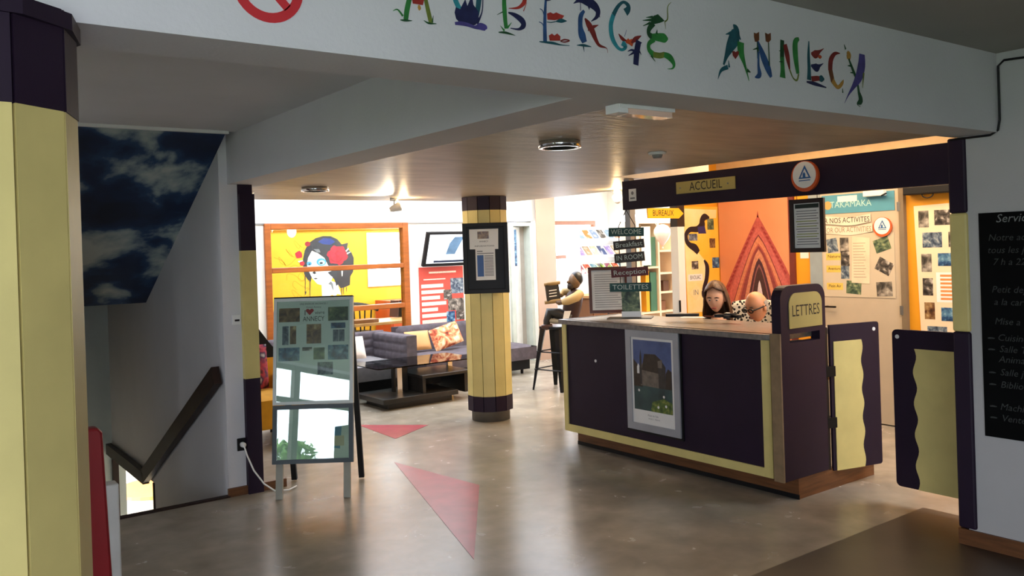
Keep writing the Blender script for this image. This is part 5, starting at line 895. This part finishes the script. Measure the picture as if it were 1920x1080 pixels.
# ================================================================== chalkboard and cable on the right wall
cw = face_x(4.75)
cb = thing('chalkboard', (4.74, 1.75, 0.61), 'large black chalkboard with handwriting on the right wall', 'chalkboard')
obj('slate', MB().fbox(cw, -2.195, -1.25, 0.617, 1.813, 0, 0.012), pm('slate_black', '#0a0b0b', 0.9, ior=1.2, var=0.2, scale=8), cb)
CK1 = pm('chalk_bright', '#7d807e', 0.9, var=0.4, scale=60); CK = pm('chalk_white', '#3a3c3b', 0.9, var=0.4, scale=60)
def zc_(py): return 1.813 - (py - 399) * .00286
for py, a, tx, sz in ((411, -2.108, 'Services', .062), (446, -2.15, 'Notre accueil', .05), (469, -2.155, 'tous les jours', .05), (491, -2.13, '7 h a 22 h', .05), (542, -2.14, 'Petit dejeuner', .05), (565, -2.13, 'a la carte', .05), (601, -2.13, 'Mise a dispo', .05), (631, -2.118, 'Cuisine', .05), (652, -2.11, 'Salle TV', .05), (671, -2.115, 'Animaux', .05), (695, -2.11, 'Salle jeux', .05), (718, -2.11, 'Bibliotheque', .05), (759, -2.115, 'Machine a laver', .05), (780, -2.11, 'Vente', .05)):
    text('chalk_writing', tx, cw, a, zc_(py), sz, CK1 if py == 411 else CK, cb, d=.0128, align='LEFT', shear=.25)
m = MB()
for py in (633, 654, 697, 719, 760, 781): m.ribbon(cw, [(-2.165, zc_(py), .006), (-2.15, zc_(py) + .002, .009), (-2.13, zc_(py) + .001, .005)], .0128)
obj('chalk_dashes', m, CK, cb)
cbp = [(4.735, 1.2, 2.595), (4.735, 1.94, 2.60), (4.735, 2.04, 2.605), (4.735, 2.07, 2.58), (4.735, 2.07, 2.30), (4.735, 2.08, 2.245), (4.735, 2.12, 2.224), (4.735, 2.25, 2.224), (4.735, 2.33, 2.224)]
obj('cable', MB().tube(cbp, .006), BLACK, label='black cable running round the corner of the beam to the post', cat='cable')

# ================================================================== ceiling fixtures
def downlight(x, y, label):
    t = thing('downlight', (x, y, 2.205), label, 'ceiling light')
    obj('rim', MB().lathe((x, y, 2.205), [(.088, .035), (.105, .035), (.108, 0), (.088, 0), (.088, .035)], 32), CHROME, t)
    obj('reflector', MB().lathe((x, y, 2.205), [(.088, .002), (.07, .034), (0, .034)], 32), pm('dark_reflector', '#3a3a38', 0.3, metal=.5), t)
downlight(2.77, 3.32, 'round chrome ceiling light near the lettered beam, unlit')
downlight(2.74, 6.29, 'round chrome ceiling light near the wall end, unlit')
sm = thing('smoke_detector', (3.65, 3.49, 2.2), 'small white smoke detector on the low ceiling', 'smoke detector')
obj('base', MB().lathe((3.65, 3.49, 2.225), [(0, 0), (.05, 0), (.055, .015), (0, .015)], 20), PLASTW, sm); obj('sensor', MB().lathe((3.65, 3.49, 2.205), [(0, 0), (.025, 0), (.032, .02), (0, .02)], 16), pm('grey_plastic', '#8a8784', .5), sm)
sm = thing('smoke_detector', (2.42, 6.9, 2.2), 'small white smoke detector near the painted wall end', 'smoke detector')
obj('base', MB().lathe((2.42, 6.9, 2.215), [(0, 0), (.04, 0), (.05, .025), (0, .025)], 20), PLASTW, sm)
el = thing('emergency_light', (2.41, 2.40, 2.19), 'white emergency light box under the lettered beam', 'emergency light')
obj('housing', MB().box(2.24, 2.54, 2.325, 2.40, 2.222, 2.24), PLASTW, el)
obj('diffuser', MB().poly(Fr((0, 0, 2.215), (1, 0, 0), (0, -1, 0)), [(2.29, -2.395), (2.53, -2.395), (2.53, -2.332), (2.29, -2.332)], -.007, .022), pm('pinkish_diffuser', '#f0cdb8', 0.15, var=.05, coat=.5), el)
obj('side_window', MB().box(2.235, 2.285, 2.328, 2.398, 2.203, 2.238), PLASTW, el)
def spot(x, y, z, aimd, label, power, col):
    t = thing('spotlight', (x, y, z - .12), label, 'spotlight'); ad = Vector(aimd).normalized()
    obj('mount', MB().lathe((x, y, z - .03), [(0, 0), (.04, 0), (.04, .03), (0, .03)], 16), PLASTW, t); obj('stem', MB().tube([(x, y, z - .03), (x, y, z - .09)], .008), PLASTW, t)
    c = Vector((x, y, z - .10)); obj('shade', MB().lathe(c - ad * .05, [(.018, 0), (.03, .03), (.045, .10), (.048, .11), (.042, .10), (.02, .04)], 18, axis=ad), PLASTW, t)
    obj('bulb', MB().ball(c + ad * .045, .03, .03, .03, 14, 10), LAMP_ON, t)
    lamp('spotlight_bulb', 'POINT', tuple(c + ad * .10), power, col, .03)
    return t
spot(4.02, 7.36, 2.24, (0.75, -0.2, 0.25), 'lit white spotlight on the low ceiling before the lounge', 9, (1, .72, .42))
lamp('spotlight_beam', 'SPOT', (3.90, 7.20, 2.10), 70, (1, .80, .55), .02, aim=(3.25, 6.78, 2.24), spot=62)
spot(5.66, 5.95, 2.24, (-0.35, -0.35, 0.2), 'lit spotlight with a yellow glow by the lintel end', 9, (1, .66, .30))
spot(7.85, 9.7, 2.8, (-0.2, -0.8, -0.5), 'white spotlight high over the lounge door', 4, (1, .9, .75))

# ================================================================== lounge
SOFA = pm('grey_sofa_fabric', '#524b51', 0.9, var=0.25, scale=14, bump=.2, bscale=200)
def quilt(fr, w_, h_, nx, ny, th, amp=.016):
    m = MB(); N = 6
    m.grid(lambda u, v: fr.P(u * w_, v * h_, th + amp * (abs(sin(pi * u * nx)) ** .45 * abs(sin(pi * v * ny)) ** .45) - (.02 if (u in (0, 1) or v in (0, 1)) else 0)), nx * N, ny * N)
    m.fbox(fr, 0, w_, 0, h_, 0, th - .02); return m
sa = thing('corner_sofa', (4.55, 9.7, 0), 'grey quilted corner sofa left of the patterned cushion', 'sofa')
obj('back', quilt(Fr((3.6, 10.06, .30), (1, 0, 0), (0, .05, 1)), 1.62, .40, 9, 4, .14), SOFA, sa)
obj('side_back', quilt(Fr((5.22, 10.12, .28), (0, -1, 0), (0, 0, 1)), 1.02, .41, 6, 4, .16), SOFA, sa)
obj('seat', quilt(Fr((3.6, 9.12, .20), (1, 0, 0), (0, 1, 0)), 1.46, .84, 3, 2, .19, .012), pm('light_grey_seat', '#7d7878', 0.9, var=.15, scale=12), sa)
obj('base', MB().box(3.65, 5.05, 9.2, 10.1, .06, .20), BLACK, sa)
for x in (3.75, 4.95):
    for y in (9.25, 10.0): obj('foot', MB().tube([(x, y, 0), (x, y, .07)], .02), BLACKM, sa)
sb = thing('sofa', (6.3, 9.7, 0), 'grey sofa along the far wall under the red poster', 'sofa')
obj('back', quilt(Fr((5.42, 10.10, .30), (1, 0, 0), (0, .05, 1)), 1.75, .42, 5, 2, .14, .012), SOFA, sb)
obj('seat', quilt(Fr((5.42, 9.22, .20), (1, 0, 0), (0, 1, 0)), 1.75, .80, 3, 1, .19, .012), SOFA, sb)
obj('base', MB().box(5.47, 7.1, 9.3, 10.1, .06, .20), BLACK, sb)
for x in (5.55, 7.0):
    for y in (9.35, 10.0): obj('foot', MB().tube([(x, y, 0), (x, y, .07)], .02), BLACKM, sb)
def cushion(name, fr, w_, h_, th, mat, label):
    m = MB(); pr_ = lambda u, v: (max(0, 1 - abs(2 * u - 1) ** 3) * max(0, 1 - abs(2 * v - 1) ** 3)) ** .5
    pn = lambda u, v: (1 - .05 * (1 - abs(2 * v - 1)) * 0)
    m.grid(lambda u, v: fr.P((u - .5) * w_, v * h_, th / 2 + th / 2 * pr_(u, v)), 12, 12); m.grid(lambda u, v: fr.P((.5 - u) * w_, v * h_, th / 2 - th / 2 * pr_(u, v)), 12, 12)
    return obj(name, m, mat, label=label, cat='cushion', group='cushions on the lounge sofas')
cushion('cushion', Fr((4.52, 9.55, .41), (1, -.1, 0), (0, .35, 1)), .42, .28, .12, pm('off_white_fabric', '#d8cfc6', .9), 'off-white cushion on the grey corner sofa')
cushion('cushion', Fr((5.60, 9.72, .41), (1, -.1, 0), (0, .4, 1)), .34, .26, .10, pm('tan_fabric', '#c99a66', .9), 'plain tan cushion on the sofa under the red poster')
cushion('cushion', Fr((6.02, 9.66, .42), (.96, .05, .22), (-.15, .45, 1)), .46, .30, .12, ramp_mat('figured_fabric', ['#2a1a12', '#a8482c', '#d9a070', '#f0dcc0'], 9, 3, rough=.9, dist=1.2), 'patterned orange and brown cushion on the sofa under the red poster')
TB = pm('dark_table_wood', '#26221f', 0.3, var=.2, scale=10)
tb = thing('coffee_table', (4.85, 8.65, 0), 'low dark coffee table with a glass top and stepped base', 'coffee table')
obj('foot', MB().box(4.38, 5.20, 8.30, 8.82, 0, .07), TB, tb); obj('low_platform', MB().box(4.28, 5.24, 8.22, 8.90, .07, .125), TB, tb, bevel=.005)
bx_ = MB().box(4.86, 5.42, 8.30, 8.34, .125, .30).box(5.38, 5.42, 8.34, 8.86, .07, .30).box(4.86, 4.90, 8.34, 8.86, .125, .30).box(4.90, 5.38, 8.82, 8.86, .125, .30); bx_ = MB().box(5.38, 5.42, 8.30, 8.86, .07, .29).box(4.82, 4.86, 8.30, 8.86, .125, .29).box(4.86, 5.38, 8.82, 8.86, .125, .29)
obj('box_unit', bx_, TB, tb); obj('box_top', MB().box(4.80, 5.46, 8.27, 8.88, .29, .325), TB, tb, bevel=.004)
obj('upright', MB().box(4.62, 4.80, 8.60, 8.66, .125, .43), TB, tb)
obj('chrome_leg', MB().box(4.60, 4.66, 8.48, 8.52, .125, .43), CHROME, tb); obj('chrome_leg', MB().box(5.44, 5.50, 8.75, 8.79, 0, .43), CHROME, tb)
obj('glass_top', MB().poly(Fr((0, 0, .43), (1, 0, 0), (0, 1, 0)), rrect(4.30, 5.62, 8.36, 9.08, .05), 0, .012), glass('smoked_glass', '#a4b0ae', 1.32), tb)
bw = thing('tray', (5.74, 9.12, 0), 'round wooden tray bowl on a stand between sofa and pillar', 'bowl')
obj('stand', MB().tube([(5.74, 9.12, 0), (5.74, 9.12, .10)], [.12, .05]), OAK, bw); obj('dish', MB().lathe((5.74, 9.12, .10), [(0, 0), (.12, 0), (.17, .05), (.16, .05), (.11, .015), (0, .015)], 24), OAK, bw)
ac = thing('armchair', (2.75, 7.95, 0), 'yellow armchair half hidden behind the painted wall end', 'armchair')
YF = pm('mustard_fabric', '#c98f1c', 0.9, var=.15, scale=10)
obj('seat', quilt(Fr((2.42, 7.50, .15), (1, 0, 0), (0, 1, 0)), .66, .62, 1, 1, .28, .02), YF, ac); obj('back', quilt(Fr((2.42, 8.14, .30), (1, 0, 0), (0, .1, 1)), .66, .42, 1, 1, .10, .02), YF, ac)
for x in (2.36, 3.02): obj('arm', MB().box(x, x + .08, 7.5, 8.2, .10, .58), YF, ac, bevel=.02)
for x in (2.42, 3.0):
    for y in (7.56, 8.1): obj('leg', MB().tube([(x, y, 0), (x, y, .14)], .02), DWOOD, ac)
cushion('cushion', Fr((2.70, 7.98, .45), (1, 0, 0), (0, .12, 1)), .44, .42, .12, ramp_mat('flag_fabric', ['#16161c', '#b03c4a', '#26264a', '#e0d8d4'], 12, 8, rough=.9, detail=1), 'dark cushion with red and white print on the yellow armchair')
fb_ = Fr((2.70, 8.22, .72), (1, 0, 0), (0, .05, 1))
obj('guitar_bag', MB().poly(fb_, [(-.2, 0), (.42, 0), (.30, .16), (.12, .42), (.04, .42), (-.16, .12)], 0, .10), BLACK, ac, label='black soft bag draped behind the armchair')
# television and red roll-up poster
tvf = Fr((6.36, 10.16, 1.50), (1, 0.0, 0), Vector((.035, -.29, 1)))
tv = thing('television', (6.36, 10.1, 1.5), 'flat television tilted down on the far wall', 'television')
obj('case', MB().fbox(tvf, -.40, .40, 0, .49, -.05, 0), BLACK, tv, bevel=.006); scr = obj('screen', MB().fbox(tvf, -.355, .365, .045, .455, 0, .002), pm('screen_white', '#dfe6ea', .2, var=.03, emit=1.1), tv)
obj('map_image', MB().poly(tvf, [(-.06, .17), (.09, .17), (.20, .42), (.05, .42), (-.02, .33)], .0024, 0), pm('screen_blue', '#5a7690', .2, var=.3, emit=.6), scr); obj('caption_bar', MB().fbox(tvf, -.24, .34, .055, .085, .0022, .0026), pm('screen_dark', '#2a3448', .2, emit=.2), scr)
obj('wall_bracket', MB().box(6.30, 6.42, 10.12, 10.33, 1.65, 1.80), BLACKM, tv)
fy3 = face_y(10.33)
rp_ = thing('roll_up_poster', (6.36, 10.31, 0.5), 'red poster with white lines of text under the television', 'poster')
obj('sheet', MB().fbox(fy3, 5.99, 6.72, .45, 1.49, .004, .01), pm('poster_coral', '#cc4a3c', .5, var=.06), rp_)
g = MB(); wdt = [.36, .38, .30, .40, .26, .44, .46, .42, .40]
for k, w_ in enumerate(wdt): g.fbox(fy3, 6.02, 6.02 + w_, 1.20 - k * .083, 1.25 - k * .083, .0105, .011)
g.fbox(fy3, 6.15, 6.60, 1.40, 1.425, .0105, .011).fbox(fy3, 6.06, 6.42, 1.31, 1.325, .0105, .011)
obj('text_lines', g, pm('poster_cream', '#f2d9c4', .6, var=.3, scale=70), rp_)
for i, (a0, a1, b0, b1) in enumerate(((6.50, 6.72, 1.10, 1.32), (6.38, 6.52, 1.02, 1.16), (6.45, 6.72, .86, 1.03), (6.42, 6.56, .70, .85), (6.58, 6.72, .72, .86))): obj('photo', MB().fbox(fy3, a0, a1, b0, b1, .0105 + .0004 * i, .0115 + .0004 * i), photo([2, 5, 0, 4, 5][i]), rp_)
# dining room behind the glazing
PPAL = {'hair': pm('mural_hair', '#33343c', .6, var=.2), 'hairblue': pm('mural_blue', '#2c3a7c', .6, var=.2), 'hairgrey': pm('mural_grey', '#76787e', .6), 'paint': pm('mural_white', '#ece9e2', .6, var=.04), 'petal': pm('mural_red', '#c4273a', .6, var=.2, scale=12), 'petald': pm('mural_dark_red', '#9a2430', .6, var=.2), 'eyeblue': pm('mural_eye_blue', '#4f9ac0', .6), 'eyepale': pm('mural_eye_pale', '#a9d4e4', .6)}
paint('painted_portrait', wdin, face_y(13.0), PORTRAIT, PPAL, label='painted head of a woman with red flowers in her hair')
m = MB(); rr_ = random.Random(5)
for k in range(9):
    x0 = 4.95 + rr_.uniform(0, .35); z0 = .85 + k * .13; m.ribbon(face_y(13.0), [(x0 + .10 * sin(t * 1.1 + k) + t * .035, z0 + .07 * cos(t * 1.7 + k), .008) for t in range(9)], .001)
obj('swirl_pattern', m, pm('swirl_orange', '#d99a1c', .6), wdin)
pl_ = thing('pendant_lamp', (5.08, 12.6, 2.0), 'white pendant lamp in the yellow dining room', 'lamp')
obj('shade', MB().ball((5.08, 12.6, 2.09), .07, .07, .095, 16, 12), pm('opal_glass', '#fff6e4', .3, var=0, emit=2.5), pl_); obj('cord', MB().tube([(5.08, 12.6, 2.18), (5.08, 12.6, 2.8)], .005, 6), INK, pl_)
dt = thing('dining_table', (5.75, 11.35, 0), 'pale wooden dining table behind the timber window', 'table')
LW = pm('pale_table_wood', '#c9975c', .4, var=.15, scale=8, stretch=(1, 6, 1))
obj('table_top', MB().box(4.75, 6.6, 10.95, 11.65, .68, .72), LW, dt, bevel=.006)
for x in (4.85, 6.5):
    for y in (11.03, 11.57): obj('leg', MB().box(x - .03, x + .03, y - .03, y + .03, 0, .68), LW, dt)
def dchair(x, y, rz, label):
    t = thing('dining_chair', (x, y, 0), label, 'chair', 'curved chairs in the dining room'); P = lambda a, b, c: Vector((x + a * cos(rz) - b * sin(rz), y + a * sin(rz) + b * cos(rz), c))
    obj('seat', MB().lathe(P(0, 0, .43), [(0, 0), (.20, 0), (.22, .02), (.20, .035), (0, .04)], 20), BLACK, t)
    m = MB(); 
    obj('back_rail', MB().tube([P(.26 * cos(a), .26 * sin(a), .84 + .06 * sin(a)) for a in [pi * k / 14 for k in range(15)]], .026), pm('dark_slate_lacquer', '#23262c', .35), t)
    for a in (.5, pi / 2 - .3, pi / 2 + .3, pi - .5): obj('back_post', MB().tube([P(.19 * cos(a), .19 * sin(a), .45), P(.25 * cos(a), .25 * sin(a), .84 + .05 * sin(a))], .012), BLACK, t)
    for a in (pi / 4, 3 * pi / 4, 5 * pi / 4, 7 * pi / 4): obj('leg', MB().tube([P(.16 * cos(a), .16 * sin(a), .43), P(.23 * cos(a), .23 * sin(a), 0)], .014), BLACK, t)
dchair(5.85, 11.35 + .48, 0, 'dark curved-back chair behind the dining table'); dchair(6.15, 12.55, .2, 'dark curved-back chair near the portrait wall')
for k, (x, an) in enumerate(((6.28, .10), (6.36, -.05), (6.44, -.12), (6.52, -.2))):
    fr2 = Fr((x, 11.5, .728), (cos(.5), sin(.5), 0), Vector((an, 0, 1)))
    obj('menu_card', MB().fbox(fr2, 0, .02, 0, .25, -.15, 0), pm('menu_%d' % (k % 2), ['#4a2620', '#2a2422'][k % 2], .5), label='%s of the dark menus standing on the dining table' % ('leftmost', 'second from the left', 'third from the left', 'rightmost')[k], cat='menu', group='menus on the dining table')
obj('cutlery_tray', MB().box(5.25, 5.70, 11.0, 11.25, .721, .77), pm('tray_brown', '#8a5a34', .5), label='shallow brown tray on the dining table', cat='tray', bevel=.005)
oc = thing('orange_chest', (6.95, 12.6, 0), 'orange red cabinet at the back of the dining room', 'cabinet')
obj('body', MB().box(6.65, 7.6, 12.4, 12.95, 0, .92), pm('orange_red', '#d0582c', .5), oc); obj('door', MB().box(6.68, 7.1, 12.385, 12.40, .05, .93), pm('orange_red', '#d0582c', .5), oc)

# ================================================================== bar stool and seated figure
bs = thing('bar_stool', (6.52, 7.98, 0), 'black metal bar stool beside the left end of the counter', 'stool')
c0 = Vector((6.52, 7.98, 0)); ra = radians(12)
def SP(a, b, z): return c0 + Vector((a * cos(ra) - b * sin(ra), a * sin(ra) + b * cos(ra), z))
for sx_, sy_ in ((-1, -1), (1, -1), (1, 1), (-1, 1)):
    b0 = SP(sx_ * .225, sy_ * .225, 0.0); t0 = SP(sx_ * .145, sy_ * .145, .74); m = MB()
    for dxx, dyy in ((sx_, 0), (0, sy_)): pass
    wv_ = [(SP(sx_ * .225, sy_ * .225, .002), .026), (SP(sx_ * .19, sy_ * .19, .33), .05), (SP(sx_ * .145, sy_ * .145, .74), .08)]
    vs = []
    for p, h_ in wv_: vs += [p + Vector((-sx_ * h_ * 1.2, 0, 0)), p, p + Vector((0, -sy_ * h_ * 1.2, 0)), p + Vector((-sx_ * h_ * .6, -sy_ * h_ * .6, 0))]
    fs_ = []
    for i in (0, 4): fs_ += [(i + k, i + (k + 1) % 4, i + 4 + (k + 1) % 4, i + 4 + k) for k in range(4)]
    m.add(vs, fs_ + [(0, 1, 2, 3), (8, 9, 10, 11)]); obj('leg', m, BLACKM, bs)
obj('seat', MB().poly(Fr((c0.x, c0.y, .735), (cos(ra), sin(ra), 0), (-sin(ra), cos(ra), 0)), rrect(-.165, .165, -.165, .165, .05), 0, .03), BLACKM, bs, bevel=.006)
for z, e in ((.25, .20), (.46, .175)):
    for a, b in (((-e, -e), (e, -e)), ((e, -e), (e, e)), ((e, e), (-e, e)), ((-e, e), (-e, -e))): obj('rung', MB().tube([SP(*a, z), SP(*b, z)], .008), BLACKM, bs)
# seated figure: frame with a to the picture's right, b up, c toward the viewer
sf = yawed(6.52, 7.98, .766, 36)
SPf = lambda a, b, c=0.0: sf.P(a, b, c)
fg = thing('figurine', SPf(.05, 0), 'seated painted figurine holding up a small scroll menu on the bar stool', 'figurine')
def chain(name, pts, rad, mat, parent=fg, **k): return obj(name, MB().tube([SPf(*q) for q in pts], rad, 14), mat, parent, **k)
FSK = pm('figurine_brown', '#6b5238', .45, var=.3, scale=20); VEST = pm('vest_maroon', '#2e1614', .5, var=.2); CREAM = pm('sleeve_cream', '#b39a6a', .6, var=.15); FBK = pm('figurine_black', '#14120f', .4, var=.2)
chain('torso', [(.16, .02), (.17, .12), (.20, .25), (.235, .36), (.25, .43)], [.09, .105, .115, .10, .05], VEST)
hd2 = obj('head', MB().ball(SPf(.235, .53), .075, .075, .098, 18, 14), FSK, fg)
obj('hair', MB().ball(SPf(.258, .558, -.012), .082, .082, .088, 18, 14), FBK, hd2); obj('nose', MB().ball(SPf(.155, .52, .03), .022, .022, .02, 8, 6), FSK, hd2); obj('beard', MB().ball(SPf(.185, .468, .02), .05, .045, .045, 12, 8), pm('beard_dark', '#2a2018', .6), hd2)
chain('sleeve', [(.29, .38, .07), (.24, .345, .13), (.13, .30, .14), (.07, .285, .12)], [.055, .058, .05, .035], CREAM); chain('sleeve', [(.22, .40, -.07), (.10, .40, -.10), (.06, .36, -.06)], [.05, .045, .035], CREAM)
chain('hand', [(.07, .285, .12), (.03, .28, .10), (.0, .29, .09)], [.028, .032, .018], FSK); chain('hand', [(.06, .36, -.06), (.02, .36, -.02), (-.01, .35, .0)], [.028, .03, .018], FSK)
sc_ = obj('scroll', MB().poly(Fr(SPf(-.04, .40, .06), sf.u * .96 - sf.n * .2 + sf.v * .08, sf.v * .99 - sf.u * .10), rrect(-.085, .085, -.10, .10, .02), 0, .02), pm('scroll_black', '#1f1c18', .5), fg)
SC = pm('scroll_tan', '#8d7348', .6, var=.3)
for b in (.50, .285): obj('scroll_curl', MB().tube([SPf(-.14, b + .0, .07), SPf(-.04, b + .012, .075), SPf(.055, b + .02, .06)], [.022, .026, .022], 12), SC, sc_)
for k in range(3): obj('scroll_writing', MB().fbox(Fr(SPf(-.04, .36 + k * .035, .083), sf.u * .97 + sf.v * .10 - sf.n * .2, sf.v), -.045, .05, -.005, .005, 0, .002), PAPER, sc_)
chain('leg', [(.15, .08, .06), (.02, .15, .08), (-.09, .17, .08), (-.12, .06, .08), (-.13, .0, .09)], [.075, .065, .055, .045, .035], FBK); chain('leg', [(.15, .08, -.05), (.03, .12, -.05), (-.06, .13, -.04), (-.08, .05, -.03)], [.075, .06, .05, .04], FBK)
chain('shoe', [(-.06, .0, .09), (-.13, -.005, .10), (-.19, .0, .10)], [.03, .04, .022], pm('shoe_brown', '#3a2018', .35)); chain('spat', [(-.10, .075, .085), (-.03, .06, .10), (.04, .05, .10)], [.028, .032, .026], pm('spat_grey', '#8d8a7c', .6))
obj('napkin', MB().poly(Fr(SPf(.09, -.02, .13), sf.u, sf.v), [(-.03, .0), (.0, -.06), (.03, -.02), (.045, .10), (.08, .20), (.0, .20), (-.02, .12)], 0, .01), PAPER, fg, label='white napkin over the knee')

# ================================================================== garden outside the hall window
def shrub(x, y, h, r, seed, label):
    t = thing('shrub', (x, y, -.3), label, 'shrub'); rg = random.Random(seed); m = MB()
    for k in range(900):
        a = rg.uniform(0, 2 * pi); q = rg.random() ** .5; z = rg.random(); rr = r * q * (1 - .6 * z); c = Vector((x + rr * cos(a), y + rr * sin(a), -.2 + z * h)); d = Vector((rg.uniform(-1, 1), rg.uniform(-1, 1), rg.uniform(-.3, 1))).normalized() * .12; e = d.cross(Vector((rg.uniform(-1, 1), rg.uniform(-1, 1), rg.uniform(-1, 1)))).normalized() * .05
        m.add([c - d, c + e, c + d, c - e], [(0, 1, 2, 3)])
    obj('leaves', m, pm('garden_leaf', '#5f8a3a', .6, var=.4, scale=4), t)['kind'] = 'stuff'
    obj('stem', MB().tube([(x, y, -.3), (x, y, h * .5)], .05), DWOOD, t)
shrub(-6.6, -1.6, 1.9, 1.0, 1, 'rounded garden shrub outside the window, left one'); shrub(-7.0, 2.6, 1.5, 1.0, 2, 'low garden shrub outside the window, right one'); shrub(-10.0, .9, 1.2, 1.0, 3, 'farthest garden shrub outside the window')
tr = thing('garden_tree', (-7.8, -.4, -.3), 'slim garden tree with bare branches outside the window', 'tree')
obj('trunk', MB().tube([(-7.8, -.4, -.3), (-7.75, -.35, 1.5), (-7.9, -.2, 3.2)], [.14, .11, .07]), DWOOD, tr)
for k, (dy, dz, z) in enumerate(((1.0, .6, 1.6), (-.9, .7, 1.9), (.7, .9, 2.3), (-.6, .9, 2.6))): obj('branch', MB().tube([(-7.77, -.34, z), (-7.7, -.34 + dy * .5, z + dz * .35), (-7.6, -.34 + dy, z + dz)], [.04, .025, .01]), DWOOD, tr)
